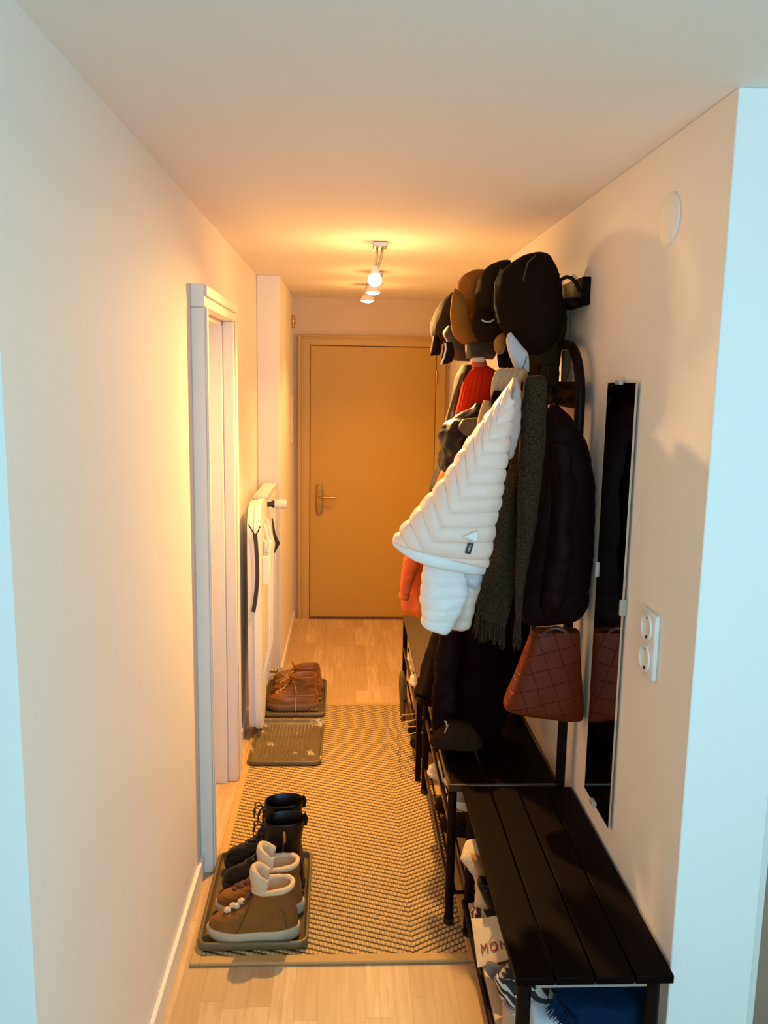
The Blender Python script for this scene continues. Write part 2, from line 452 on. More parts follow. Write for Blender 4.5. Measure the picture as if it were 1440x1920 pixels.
MB().tube([(cx + .036, 4.33, v.z), (cx + .042, 4.33, v.z), (cx + .075, 4.33, v.z), (cx + .095, 4.33, v.z), (cx + .099, 4.33, v.z)], [.018, .023, .0255, .024, .019], 24).build('thermostat_head', white_plastic, va)
MB().cyl((XL + .105, 4.36, .22), (XL + .135, 4.36, .22), .011, 12).ball((XL + .14, 4.36, .22), .014).build('drain_valve', mat('valve_brass', (.45, .28, .12), .35, metal=.8), rad)

# ironing board, nose down, leaning flat along the wall
ib = thing('ironing_board', 'white ironing board standing on its nose against the left wall', 'ironing board', (-0.44, 4.0, 0.02))
def board_ring(z, x0, x1, y0, y1):
    return [Vector((x, y, z)) for x, y in ((x0, y0), (x1, y0), (x1, y1), (x0, y1))]
prof = [(.052, 4.02, 4.07), (.06, 3.985, 4.10), (.08, 3.965, 4.125), (.12, 3.953, 4.155), (.22, 3.945, 4.205), (.36, 3.94, 4.245), (.52, 3.938, 4.27), (1.02, 3.938, 4.27), (1.09, 3.945, 4.265), (1.14, 3.97, 4.245), (1.17, 4.01, 4.21), (1.18, 4.06, 4.16)]
pp = catmull(prof, 50)
x_near = lambda z: -0.468 + 0.0 * z
bd = MB().loft([board_ring(z, x_near(z), x_near(z) + .034, a, b) for z, a, b in pp])
bd.build('board', mat('board_steel', (.66, .65, .63), .4, bump=.05, bscale=30), ib, .006, seg=3)
cvv = MB().loft([board_ring(z + (.004 if z > .5 else -.004), x_near(z) + .033, x_near(z) + .062, a - .008, b + .008) for z, a, b in pp])
cvv.build('padded_cover', mat('board_cover', (.80, .75, .69), .8, bump=.3, bscale=60), ib, .012, seg=3)
st = [at(x_, y_, Y=3.928) for x_, y_ in ((478, 1001), (480, 1020), (482, 1050), (482.5, 1080), (481, 1105), (478, 1130), (475, 1147))]
MB().tube(st, .0095, 8, flat=(1, .55), up=(0, 1, 0)).build('strap', mat('strap_brown', (.035, .018, .012), .6), ib)
MB().tube([at(x_, y_, Y=3.926) for x_, y_ in ((466, 984), (472, 994), (478, 1003))], .0028, 6).tube([at(x_, y_, Y=3.926) for x_, y_ in ((487.5, 987), (484, 996), (479, 1003))], .0028, 6).build('hook_wire', black_metal, ib)
lg = MB()
for y in (4.03, 4.16): lg.tube([(-.405, y, .30), (-.375, y, .45), (-.372, y, .98), (-.395, y, 1.08)], .009, 8)
lg.tube([(-.372, 4.02, .95), (-.372, 4.17, .95)], .009, 8)
lg.build('folded_leg', mat('leg_white', (.75, .72, .68), .4), ib)
MB().box(-.405, -.362, 4.05, 4.085, .93, .99).box(-.405, -.37, 4.02, 4.04, .78, .92).build('latch', white_plastic, ib, .004)
lt = MB()
q = at(514, 1030, Y=4.2)
lt.tube([(-.372, 4.2, 1.08), (-.362, 4.2, 1.0), (-.345, 4.2, .95), (-.362, 4.2, .90)], [.003, .007, .012, .002], 4)
lt.build('catch', black_plastic, ib)

# ---------------------------------------------------------------- rug
rg = NB('sisal_weave', 0.85)
X, Y = rg.xyz.outputs[0], rg.xyz.outputs[1]
# herringbone: rows slope one way across the wide band, the other way beyond the ridge
dx_ = rg.math('SUBTRACT', X, 0.225)
tri = rg.math('ADD', rg.math('MULTIPLY', rg.math('MAXIMUM', dx_, 0.0), 0.60), rg.math('MULTIPLY', rg.math('MINIMUM', dx_, 0.0), -0.38))
row = rg.math('MULTIPLY', rg.math('SUBTRACT', Y, tri), 1 / 0.025)
rid = rg.math('FLOOR', row)
rf = rg.math('ABSOLUTE', rg.math('SUBTRACT', rg.math('FRACT', row), 0.5))
colc = rg.math('ADD', rg.math('MULTIPLY', X, 1 / 0.0148), rg.math('MULTIPLY', rid, 0.5))
cf = rg.math('ABSOLUTE', rg.math('SUBTRACT', rg.math('FRACT', colc), 0.5))
knot = rg.math('MULTIPLY', rg.ramp(rf, 0.5, 0.10), rg.ramp(cf, 0.52, 0.2))
gap = rg.math('MULTIPLY', rg.ramp(rf, 0.27, 0.43), rg.ramp(cf, 0.04, 0.24))
nz = rg.noise(rg.tc.outputs['Object'], 9, 5)
base = rg.mix(nz, (0.49, 0.315, 0.13), (0.65, 0.45, 0.205))
base = rg.mix(rg.math('MULTIPLY', rg.ramp(rf, 0.28, 0.48), 0.55), base, (0.22, 0.095, 0.022))
rg.color(rg.mix(rg.math('MULTIPLY', gap, 0.9), base, (0.085, 0.026, 0.005)))
rg.bump(rg.math('SUBTRACT', knot, gap), 1.0, 0.005)
rg.b.inputs['Specular IOR Level'].default_value = 0.15
rug = thing('woven_rug', 'tan herringbone sisal runner rug along the corridor floor', 'rug', (0, 2.3, 0))
RX0, RX1, RY0, RY1 = -0.465, 0.425, 2.335, 4.43
MB().box(RX0 + .03, RX1 - .03, RY0 + .035, RY1 - .03, .001, .0105).build('weave', rg.m, rug)
bm_ = MB()
for a in ((RX0, RX0 + .032, RY0, RY1), (RX1 - .032, RX1, RY0, RY1), (RX0 + .03, RX1 - .03, RY0, RY0 + .037), (RX0 + .03, RX1 - .03, RY1 - .032, RY1)): bm_.box(*a, .0008, .0125)
plabel(bm_.build('binding', mat('rug_binding', (.48, .29, .10), .8, bump=.3, bscale=400), rug, .004), 'plain tan cloth binding')

# ---------------------------------------------------------------- boot trays
def tray_mat(name, stain):
    n = NB(name, 0.42)
    base_ = n.mix(n.noise(n.tc.outputs['Object'], 14, 4), (0.115, 0.075, 0.026), (0.165, 0.108, 0.040))
    if stain:
        st_ = n.noise(n.tc.outputs['Object'], 22, 6)
        big = n.noise(n.tc.outputs['Object'], 6, 2)
        f = n.math('MULTIPLY', n.ramp(st_, 0.56, 0.66), n.ramp(big, 0.5, 0.62))
        base_ = n.mix(n.math('MULTIPLY', f, 0.75), base_, (0.62, 0.52, 0.40))
    n.color(base_); return n.m
tray_plain, tray_stained = tray_mat('tray_rubber', False), tray_mat('tray_rubber_stained', True)
def rrect(hx_, hy_, r, z, n=6):
    out = []
    for sx, sy, a0 in ((1, 1, 0), (-1, 1, PI / 2), (-1, -1, PI), (1, -1, 1.5 * PI)):
        for k in range(n + 1):
            a = a0 + PI / 2 * k / n
            out.append((sx * (hx_ - r) + r * math.cos(a), sy * (hy_ - r) + r * math.sin(a), z))
    return out
def boot_tray(label, cx_, cy_, hx_, hy_, rot, m_, h=.026):
    t = thing('boot_tray', label, 'tray', (cx_, cy_, .0125), rot, 'boot trays along the left wall')
    M_ = Matrix.Translation((cx_, cy_, .0125)) @ Matrix.Rotation(rot, 4, 'Z')
    b = MB()
    prof_ = [(.006, 0, .03), (0.001, .006, .032), (0, h, .034), (.004, h + .003, .032), (.009, h + .002, .028), (.012, h - .006, .024), (.015, .008, .022), (.017, .005, .020)]
    b.loft([[M_ @ Vector(p) for p in rrect(hx_ - i, hy_ - i, r, z)] for i, z, r in prof_])
    b.build('tray_body', m_, t, sharp=60)
    s = MB(); nx, ny = 14, 22
    for i in range(nx):
        for j in range(ny):
            x_, y_ = -hx_ + .055 + (2 * hx_ - .11) * i / (nx - 1), -hy_ + .055 + (2 * hy_ - .11) * j / (ny - 1)
            s.loft([[M_ @ Vector((x_ + q * math.cos(2 * PI * k / 7), y_ + q * math.sin(2 * PI * k / 7), z)) for k in range(7)] for q, z in ((.0052, .0045), (.0042, .0085), (.002, .0102))], False, True)
    s.build('studs', m_, t, sharp=60)
    return t
boot_tray('olive boot tray nearest the camera holding two pairs of boots', -.282, 2.648, .173, .262, .012, tray_plain)
boot_tray('empty olive boot tray with white salt stains', -.272, 3.905, .172, .250, -.01, tray_stained, .02)
boot_tray('olive boot tray farthest away holding brown leather boots', -.270, 4.475, .170, .262, .005, tray_plain, .02)

# ---------------------------------------------------------------- footwear
def interp(tab, z):
    if z <= tab[0][0]: return tab[0][1]
    for (a, va_), (b, vb_) in zip(tab, tab[1:]):
        if z <= b:
            u = (z - a) / (b - a); u = u * u * (3 - 2 * u) * .5 + u * .5
            return va_ + (vb_ - va_) * u
    return tab[-1][1]
class Last:
    """Outline of a shoe at every height: +x is the toe, heel at x = 0."""
    def __init__(s, front, back, width, L): s.fr, s.bk, s.wd, s.L = front, back, width, L
    def ring(s, z, n=40, grow=0.0):
        f, b, wd = interp(s.fr, z) + grow, interp(s.bk, z) - grow, interp(s.wd, z) + grow
        m_, a = (f + b) / 2, (f - b) / 2
        out = []
        for j in range(n):
            th = 2 * PI * j / n
            cx_, sx_ = math.cos(th), math.sin(th)
            x = m_ + a * math.copysign(abs(cx_) ** .82, cx_)
            u = x / s.L
            k = min(1, max(0, (f - b - .12) / .12))
            wmod = 1 - k * (0.24 * math.exp(-((u - .42) / .2) ** 2) + .16 * math.exp(-(u / .2) ** 2))
            y = wd * wmod * math.copysign(abs(sx_) ** .82, sx_) + k * .010 * math.sin(PI * min(1, max(0, u)))
            out.append(Vector((x, y, z)))
        return out
    def face(s, z, y):
        """A point of the front surface at height z, sideways y."""
        f, b, wd = interp(s.fr, z), interp(s.bk, z), interp(s.wd, z)
        m_, a = (f + b) / 2, (f - b) / 2
        return Vector((m_ + a * math.sqrt(max(0, 1 - (y / wd) ** 2)) + .002, y, z))

def shoe(name, label, cat, group, loc, rz, last, zs, top, M_up, M_sole, M_in, tilt=0.0, sole_grow=.004, wr=.0015, heel=False, flip=1):
    t = thing(name, label, cat, loc, rz, group)
    X_ = Matrix.Translation(loc) @ Matrix.Rotation(rz, 4, 'Z') @ Matrix.Diagonal((1, flip, 1, 1))
    seed = loc[0] * 31 + loc[1] * 17
    up = MB(); rings = []; n = 48
    for k in range(46):
        z = zs + (top - zs) * (k / 45) ** 1.15
        r = last.ring(z, n)
        cz = sum(r, Vector()) / n
        r2 = []
        for p in r:
            d = (p - cz); d.z = 0; d.normalize()
            w_ = wr * (noise.noise(Vector((p.x * 30 + seed, p.y * 30, p.z * 45))) + .6 * noise.noise(Vector((p.x * 60, p.y * 60 + seed, p.z * 80))))
            r2.append(p + d * w_ + Vector((0, 0, tilt * (p.x - cz.x) * (k / 45) ** 3)))
        rings.append(r2)
    tr = rings[-1]; cz = sum(tr, Vector()) / n
    for dz, q in ((.002, .965), (-.001, .92), (-.05, .86), (-.09, .80)):
        rings.append([Vector((cz.x + (p.x - cz.x) * q, cz.y + (p.y - cz.y) * q, p.z + dz)) for p in tr])
    up.loft([[X_ @ p for p in r] for r in rings])
    up.build('upper', M_up, t, sharp=70)
    so = MB()
    rr = []
    for z, g in ((.0, sole_grow - .003), (.003, sole_grow), (zs * .5, sole_grow + .0005), (zs * .92, sole_grow), (zs + .003, sole_grow - .004)):
        r = last.ring(max(z, .012), n, g)
        rr.append([X_ @ Vector((p.x, p.y, z + (.010 * max(0, (p.x / last.L - .8)) / .2 if z < .005 else 0))) for p in r])
    so.loft(rr); so.build('sole', M_sole, t, sharp=50)
    t['_'] = 0; del t['_']
    return t, X_
def laces(t, X_, last, zs, m_, r=.0022, half=.016, name='laces'):
    lb = MB()
    for k, (za, zb) in enumerate(zip(zs, zs[1:])):
        for sgn in (1, -1):
            path = []
            for i in range(7):
                u = i / 6; y = sgn * half * (1 - 2 * u)
                p = last.face(za + (zb - za) * u, y)
                path.append(X_ @ (p + Vector((.003 + .0015 * math.sin(PI * u), 0, .002))))
            lb.tube(path, r, 6)
    for z in zs:
        lb.tube([X_ @ (last.face(z, half * (1 - i / 3)) + Vector((.003, 0, .001))) for i in range(7)], r, 6)
    return lb

blk = mat('black_boot_leather', (0.008, 0.003, 0.0012), .36, bump=.15, bscale=120, spec=.25)
blk_sole = mat('black_rubber', (0.010, 0.007, 0.006), .6)
blk_in = blk
combat = Last([(0, .272), (.03, .278), (.055, .276), (.072, .262), (.088, .232), (.10, .20), (.115, .172), (.135, .15), (.17, .136), (.262, .134)],
              [(0, .0), (.04, -.003), (.08, -.001), (.12, .008), (.17, .008), (.262, -.004)],
              [(0, .046), (.03, .047), (.06, .045), (.085, .040), (.11, .038), (.15, .044), (.262, .052)], .275)
gold = mat('zip_gold', (.65, .45, .2), .3, metal=1)
for lab, loc, rz, flip in (('black lace-up ankle boot with gold side zip, behind the lined sneakers', (-.136, 2.700, .0229), PI + .01, 1),
                           ('black lace-up ankle boot at the tray rear, bow of laces on top', (-.147, 2.826, .0229), PI + .01, -1)):
    t, X_ = shoe('ankle_boot', lab, 'boot', 'black lace-up ankle boots', loc, rz, combat, .035, .262, blk, blk_sole, blk_in, tilt=-.04)
    lb = laces(t, X_, combat, [.10, .115, .13, .15, .17, .19, .21, .23], blk_sole, .0024, .017)
    tp = combat.face(.235, 0)
    for s_ in (1, -1):
        lb.tube([X_ @ (tp + Vector(v_)) for v_ in ((.002, 0, .0), (.018, s_ * .012, .014), (.034, s_ * .02, .004), (.034, s_ * .018, -.03), (.022, s_ * .008, -.036), (.008, 0, -.004))], .0026, 6)
        lb.tube([X_ @ (tp + Vector(v_)) for v_ in ((.004, 0, .0), (.02, s_ * .006, -.02), (.022, s_ * .012, -.055))], .0022, 6)
    lb.build('laces', blk_sole, t)
    MB().tube([X_ @ Vector(p) for p in ((-.004, .0, .235), (-.009, .0, .262), (-.006, .0, .287), (-.001, .0, .262), (0, 0, .24))], .004, 6, flat=(1.8, .5)).build('pull_loop', blk, t)
    side = 1 if flip == 1 else -1
    z_ = MB(); path = []
    for i in range(12):
        zz = .245 - i * .013
        f_, b_, w_ = interp(combat.fr, zz), interp(combat.bk, zz), interp(combat.wd, zz)
        path.append(X_ @ Vector(((f_ + b_) / 2 - .004, w_ + .0015, zz)))
    z_.tube(path, .0022, 6); zo = z_.build('zip', gold, t)
    pa = path[0]; out_ = (X_.to_3x3() @ Vector((0, 1, 0)))
    MB().tube([pa + out_ * .003, pa + out_ * .006 + Vector((0, 0, -.012)), pa + out_ * .006 + Vector((0, 0, -.036)), pa + out_ * .004 + Vector((0, 0, -.042))], [.004, .0052, .0056, .003], 8).build('zip_pull', gold, zo)
    MB().box(-.003, .078, -.038, .038, 0, .012, X_).build('heel', blk_sole, t, .003)

suede = mat('tan_suede', (0.215, 0.085, 0.015), .85, bump=.25, bscale=300, vary=.25, vscale=14, spec=.2)
fleece = mat('cream_fleece', (.66, .50, .30), .95, bump=1.0, bscale=230, spec=.1)
cream_sole = mat('cream_rubber', (.48, .37, .24), .6)
brown_lace = mat('brown_lace', (.09, .035, .012), .7)
sneak = Last([(0, .275), (.03, .282), (.05, .280), (.065, .266), (.078, .235), (.09, .205), (.105, .178), (.125, .155), (.15, .142), (.20, .138)],
             [(0, .0), (.04, -.003), (.08, .0), (.12, .008), (.20, .012)],
             [(0, .048), (.03, .049), (.055, .047), (.08, .042), (.11, .041), (.15, .045), (.20, .050)], .28)
for lab, loc, rz, flip in (('tan suede high sneaker lined with fleece, front of its pair', (-.1425, 2.457, .0229), PI, 1),
                           ('tan suede high sneaker lined with fleece, tucked behind its twin', (-.1345, 2.580, .0229), PI, -1)):
    t, X_ = shoe('lined_sneaker', lab, 'shoe', 'fleece lined tan sneakers', loc, rz, sneak, .036, .165, suede, cream_sole, fleece, sole_grow=.007, tilt=-.10)
    tb = MB(); ring = sneak.ring(.166, 40)
    cz = sum(ring, Vector()) / 40
    path = []; rad_ = []
    for j, p in enumerate(ring):
        q = cz + (p - cz) * .93
        path.append(X_ @ (q + Vector((0, 0, .004 - .10 * (p.x - cz.x)))))
        rad_.append(.0095 + .0025 * noise.noise(p * 55))
    tb.tube(path, rad_, 10, closed=True)
    fo = tb.build('fleece_collar', fleece, t, sharp=180)
    # lining inside the shaft
    inn = MB(); inn.loft([[X_ @ Vector((cz.x + (p.x - cz.x) * q, p.y * q, z)) for p in ring] for q, z in ((.90, .168), (.84, .14), (.78, .10))], False, True)
    inn.build('lining', fleece, t, sharp=180)
    # thick rolled tongue standing up at the front
    tg = MB(); path = []; rad_ = []
    for i in range(17):
        a = -1.9 + 3.8 * i / 16
        path.append(X_ @ Vector((cz.x + .030 + .034 * math.cos(a), .034 * math.sin(a), .196 + .016 * math.cos(a) - .012 * abs(math.sin(a)) ** 3)))
        rad_.append(.0125 + .002 * noise.noise(Vector((i * .9, loc[1] * 9, 0))))
    tg.tube(path, rad_, 12, flat=(.95, 2.3))
    plabel(tg.build('tongue', fleece, t, sharp=180), 'rolled cream fleece tongue')
    zl = [.083, .094, .106, .12, .138, .155]
    lb = laces(t, X_, sneak, zl, brown_lace, .0028, .018)
    lb.build('laces', brown_lace, t)
    if flip == 1:
        fb = MB()
        for k, (z, y) in enumerate(((.084, .012), (.092, -.004), (.098, .012), (.108, -.002))):
            p = X_ @ (sneak.face(z, y * .6) + Vector((.0, .0, .006)))
            fb.ball(p, .013, .012, .009, 12, 8)
        plabel(fb.build('fleece_trim', fleece, t, sharp=180), 'cream fleece showing between the laces')
    def flank(x, z, sg):
        f_, b_2, w_ = interp(sneak.fr, z), interp(sneak.bk, z), interp(sneak.wd, z)
        m_2, a_ = (f_ + b_2) / 2, (f_ - b_2) / 2
        u_ = max(-.98, min(.98, (x - m_2) / a_)); k_ = min(1, max(0, (f_ - b_2 - .12) / .12)); uu = x / sneak.L
        wm = 1 - k_ * (0.24 * math.exp(-((uu - .42) / .2) ** 2) + .16 * math.exp(-(uu / .2) ** 2))
        return X_ @ Vector((x, sg * (w_ * wm * (1 - abs(u_) ** 2.44) ** .41 + .0008) + k_ * .010 * math.sin(PI * min(1, max(0, uu))), z))
    seam_m = mat('suede_seam', (.11, .04, .007), .8)
    for sg in (1, -1):
        MB().tube([flank(.19 - .055 * u ** .8, .04 + .118 * u, sg) for u in [i / 12 for i in range(13)]], .0016, 6).build('seam', seam_m, t)
        MB().tube([flank(.03 + .02 * u, .04 + .07 * math.sin(PI * u / 2), sg) for u in [i / 10 for i in range(11)]], .0014, 6).build('seam', seam_m, t)
    tp = X_ @ (sneak.face(.16, 0) + Vector((-.006, 0, .004)))
    MB().tube([tp + Vector(v_) for v_ in ((0, -.02, 0), (.012, -.008, .008), (.024, 0, .012), (.036, .006, .007))], .003, 6).tube([tp + Vector(v_) for v_ in ((0, .012, 0), (.014, .004, .004), (.03, -.006, .0))], .003, 6).build('bow', brown_lace, t)

tan_l = mat('brown_oiled_leather', (0.25, 0.085, 0.012), .5, bump=.25, bscale=90, vary=.45, vscale=16)
tan_sole = mat('tan_crepe_sole', (.20, .10, .04), .7)
lace_c = mat('tan_lace', (.50, .32, .15), .7)
work = Last([(0, .27), (.03, .276), (.05, .274), (.068, .262), (.082, .235), (.096, .205), (.112, .178), (.135, .155), (.16, .145), (.19, .143)],
            [(0, .0), (.04, -.004), (.08, .0), (.12, .010), (.19, .006)],
            [(0, .047), (.03, .048), (.055, .046), (.082, .041), (.11, .040), (.15, .046), (.19, .051)], .275)
for lab, loc, rz, flip in (('brown leather lace-up boot at the front of the far tray', (-.142, 4.32, .0229), PI, 1),
                           ('brown leather lace-up boot with loose laces, behind its twin', (-.131, 4.465, .0229), PI, -1)):
    t, X_ = shoe('leather_boot', lab, 'boot', 'brown leather boots on the far tray', loc, rz, work, .034, .188, tan_l, tan_sole, tan_l, wr=.003, tilt=-.05)
    lb = laces(t, X_, work, [.088, .10, .114, .13, .148, .166], lace_c, .0022, .017)
    p0 = X_ @ work.face(.17, .017)
    lb.tube([p0, p0 + Vector((.02, -.03, -.01)), p0 + Vector((.03, -.04, -.06)), p0 + Vector((.025, -.043, -.12)), p0 + Vector((.03, -.07, -.152))], .0022, 6)
    if flip == -1:
        lb.tube([p0, p0 + Vector((-.03, -.03, .03)), p0 + Vector((-.07, -.03, .02)), p0 + Vector((-.055, -.04, -.02)), p0 + Vector((.0, -.02, .0))], .0026, 6)
    lb.build('laces', lace_c, t)
    tg = MB().tube([X_ @ (work.face(z, 0) + Vector((dx, 0, 0))) for z, dx in ((.12, -.004), (.16, -.002), (.19, .004), (.21, .016))], [.014, .018, .02, .012], 10, flat=(1.2, .25), up=(1, 0, 0))
    tg.build('tongue', tan_l, t, sharp=80)
    hs = MB(); hs.box(-.004, .08, -.04, .04, 0, .010, X_); hs.build('heel', tan_sole, t, .003)
    band = MB(); band.tube([X_ @ (p + (p - Vector((.07, 0, p.z))).normalized() * .001) for p in work.ring(.085, 40) if p.x < .16], .0035, 6, flat=(.6, 1)); band.build('seam_strip', mat('pale_seam', (.36, .16, .04), .5), t)
low = Last([(0, .27), (.03, .276), (.05, .272), (.065, .25), (.078, .20), (.09, .165), (.105, .14)], [(0, 0), (.04, -.003), (.105, .008)], [(0, .045), (.03, .046), (.06, .042), (.085, .036), (.105, .035)], .275)
for lab, loc, flip in (('low brown leather shoe, its heel showing past the boots', (-.126, 4.587, .0229), 1), ('low brown shoe with open tongue at the back of far tray', (-.136, 4.69, .0229), -1)):
    t, X_ = shoe('leather_shoe', lab, 'shoe', 'low brown shoes behind the boots', loc, PI, low, .030, .104, mat('brown_nubuck', (.26, .12, .03), .7, bump=.2, bscale=200, vary=.3), tan_sole, tan_l)
    laces(t, X_, low, [.076, .084, .092], lace_c, .0022, .016).build('laces', lace_c, t)

# ---------------------------------------------------------------- bench, coat rack, shoe rack
bench_wood = mat('black_stained_wood', (0.004, 0.001, 0.0008), .5, bump=.06, bscale=70, spec=.045)
pale_shelf = mat('pale_shelf', (.60, .45, .28), .6, vary=.12)
def sq(mb, x, y, z0, z1, r=.0135): return mb.box(x - r, x + r, y - r, y + r, z0, z1)
BX0, BX1, BY0, BY1 = .380, .731, 1.632, 2.498
t = thing('plank_bench', 'black plank-topped bench nearest the camera, against the right wall', 'bench', (.555, 2.07, 0))
wd = (BX1 - BX0 - .012) / 4
for k in range(4):
    MB().box(BX0 + k * (wd + .004), BX0 + k * (wd + .004) + wd, BY0, BY1, .480, .5).build('seat_plank', bench_wood, t, .0025)
for x in (.408, .70):
    for y in (1.672, 2.458):
        zb = .0127 if x < .43 and y > RY0 else 0
        l_ = MB().cyl((x, y, zb + .004), (x, y, .46), .0165, 16).build('leg', black_metal, t)
        MB().cyl((x, y, zb), (x, y, zb + .012), .019, 16).build('foot_cap', black_plastic, l_)
MB().box(.425, .685, 1.662, 1.682, .452, .479).box(.425, .685, 2.448, 2.468, .452, .479).box(.398, .418, 1.69, 2.455, .452, .479).box(.69, .71, 1.69, 2.455, .452, .479).build('apron', black_metal, t, .003)
MB().box(.43, .68, 1.655, 1.661, .457, .463).build('apron_strip', mat('steel_strip', (.45, .45, .45), .35, metal=.7), t)
MB().tube([(.392, 1.69, .125), (.392, 2.46, .125)], .009, 10).tube([(.70, 1.69, .125), (.70, 2.46, .125)], .009, 10).tube([(.392, 1.69, .125), (.70, 1.69, .125)], .009, 10).tube([(.392, 2.46, .125), (.70, 2.46, .125)], .009, 10).build('shelf_rail', black_metal, t)
MB().box(.402, .695, 1.70, 2.45, .118, .132).build('lower_shelf', pale_shelf, t, .002)

RX0_, RX1_, RYa, RYb = .338, .70, 2.525, 3.40
t = thing('coat_rack', 'black metal coat rack with shoe bench, loaded with coats', 'coat rack', (.52, 2.95, 0))
n_pl = 3; wd = (RX1_ - RX0_ - .03) / n_pl
for k in range(n_pl):
    MB().box(RX0_ + .012 + k * (wd + .004), RX0_ + .012 + k * (wd + .004) + wd, RYa, RYb, .484, .498).build('seat_slat', bench_wood, t, .002)
rail_lit = mat('rail_lit_black', (.030, .014, .006), .3, spec=.4)  # lamp light on the rail edges put into a lighter black
MB().box(RX0_, RX0_ + .011, RYa, RYb, .474, .5).box(RX1_ - .011, RX1_, RYa, RYb, .474, .5).box(RX0_, RX1_, RYa - .012, RYa - .001, .474, .5).box(RX0_, RX1_, RYb + .001, RYb + .012, .474, .5).build('seat_frame', rail_lit, t, .003)
for y in (2.520, 3.40):
    l_ = MB().cyl((.352, y, .016), (.352, y, .474), .0145, 16).build('leg', black_metal, t)
    MB().cyl((.352, y, .0127), (.352, y, .032), .0175, 16).build('foot_cap', black_plastic, l_)
up_ = []
for i in range(9):
    a = PI / 2 * i / 8; up_.append((.70, 2.70 - .18 * math.cos(a), 1.72 + .18 * math.sin(a)))
path = [(.70, 2.52, .002), (.70, 2.52, .6), (.70, 2.52, 1.3), (.70, 2.52, 1.70)] + up_ + [(.70, 3.0, 1.90)] + [(.70, 5.93 - y, z) for _, y, z in reversed(up_)] + [(.70, 3.41, 1.7), (.70, 3.41, .6), (.70, 3.41, .002)]
MB().tube(path, .0155, 14).build('back_frame', black_metal, t)
MB().box(.688, .712, 2.52, 3.41, 1.705, 1.785).build('crossbar', black_metal, t, .003)
MB().box(.69, .71, 2.52, 3.41, 1.06, 1.09).build('crossbar', black_metal, t, .003)
for k in range(6):
    y = 2.60 + k * .145
    MB().tube([(.688, y, 1.77), (.66, y, 1.765), (.635, y, 1.775), (.622, y, 1.80), (.62, y, 1.825)], .006, 8).ball((.62, y, 1.828), .009).tube([(.688, y, 1.735), (.665, y, 1.715), (.645, y, 1.72), (.638, y, 1.74)], .005, 8).build('hook', black_metal, t)
for z in (.345, .125):
    MB().box(RX0_ + .008, RX0_ + .019, 2.52, 3.385, z - .012, z + .006).build('shelf_rail', rail_lit, t, .002)
    g = MB()
    for k in range(8): g.tube([(.37 + k * .044, 2.52, z), (.37 + k * .044, 3.385, z)], .004, 6)
    g.tube([(.36, 2.52, z - .006), (.70, 2.52, z - .006)], .006, 8).tube([(.36, 3.385, z - .006), (.70, 3.385, z - .006)], .006, 8)
    g.build('wire_shelf', black_metal, t)

t = thing('shoe_rack', 'dark shoe rack with flat top at the far end, beyond the coat rack', 'shoe rack', (.51, 3.98, 0))
MB().box(.318, .70, 3.50, 4.47, .484, .5).build('top_panel', mat('dark_olive_panel', (.055, .032, .014), .45), t, .003)
for x in (.332, .688):
    for y in (3.515, 4.455): MB().box(x - .012, x + .012, y - .012, y + .012, .0127 if x < .4 and y < RY1 else 0, .484).build('leg', black_metal, t, .002)
for z in (.315, .12):
    g = MB()
    for k in range(7): g.tube([(.35 + k * .055, 3.515, z), (.35 + k * .055, 4.455, z)], .0045, 6)
    g.build('wire_shelf', black_metal, t)
    MB().box(.322, .334, 3.527, 4.443, z - .012, z + .007).build('shelf_rail', rail_lit, t, .002)

# wall rail with hooks for hats
t = thing('hat_rail', 'black board with hooks high on the right wall holding hats', 'hook rail', (XR, 3.0, 2.05))
MB().box(.712, XR, 2.605, 3.42, 2.018, 2.102).build('board', bench_wood, t, .003)
for k in range(6):
    y = 2.68 + k * .135
    MB().tube([(.712, y, 2.04), (.66, y, 2.035), (.62, y, 2.05), (.605, y, 2.085), (.612, y, 2.12), (.64, y, 2.13), (.655, y, 2.11)], .0075, 8).build('hook', black_metal, t)

t = bpy.data.objects['hat_rail']
MB().tube([at(x_, y_, Y=2.62) for x_, y_ in ((1088, 548), (1080, 530), (1072, 521), (1062, 519), (1052, 524), (1046, 538))], .006, 8).build('hook', black_metal, t)

# ---------------------------------------------------------------- clothes on the rack
blackcloth = mat('black_nylon', (.008, .0015, .0016), .6, bump=.1, bscale=60, spec=.06)
blackwool = mat('black_wool', (.007, .0012, .001), .9, bump=.4, bscale=250, spec=.03)

def quilt(K, amp, a=.0, b=.0, v=.33, sharp=.55, front=True):
    def d(s, cc, si, p):
        u = (cc + 1) / 2
        ph = s * K + (a * K * (v - u) if u < v else b * K * (u - v))
        w = abs(math.sin(PI * ph)) ** sharp
        return amp * w + .0022 * noise.noise(p * 38) * w
    return d
# white quilted jacket
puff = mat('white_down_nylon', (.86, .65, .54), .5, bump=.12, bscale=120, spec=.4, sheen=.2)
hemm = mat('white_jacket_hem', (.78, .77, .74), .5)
lin_ = mat('shaded_jacket_lining', (.44, .32, .27), .6, bump=.2, bscale=60)  # shade on the white jacket's inner edge put into this pink
wj = thing('down_jacket', 'white quilted down jacket hanging at the front of the coat rack', 'jacket', at(930, 1000, Y=2.33))
YJ = 2.335
rows = [(960, 712, 964, 712, YJ + .03, .006), (952, 728, 968, 730, YJ + .03, .022), (938, 750, 963, 753, YJ + .02, .036), (918, 780, 954, 792, YJ + .01, .05),
        (892, 815, 948, 832, YJ, .062), (862, 858, 943, 880, YJ, .068), (826, 910, 935, 930, YJ, .072), (788, 955, 926, 974, YJ, .072),
        (758, 990, 918, 1016, YJ, .07), (744, 1010, 911, 1046, YJ, .066), (742, 1017, 908, 1058, YJ, .056), (744, 1018, 907, 1061, YJ, .03)]
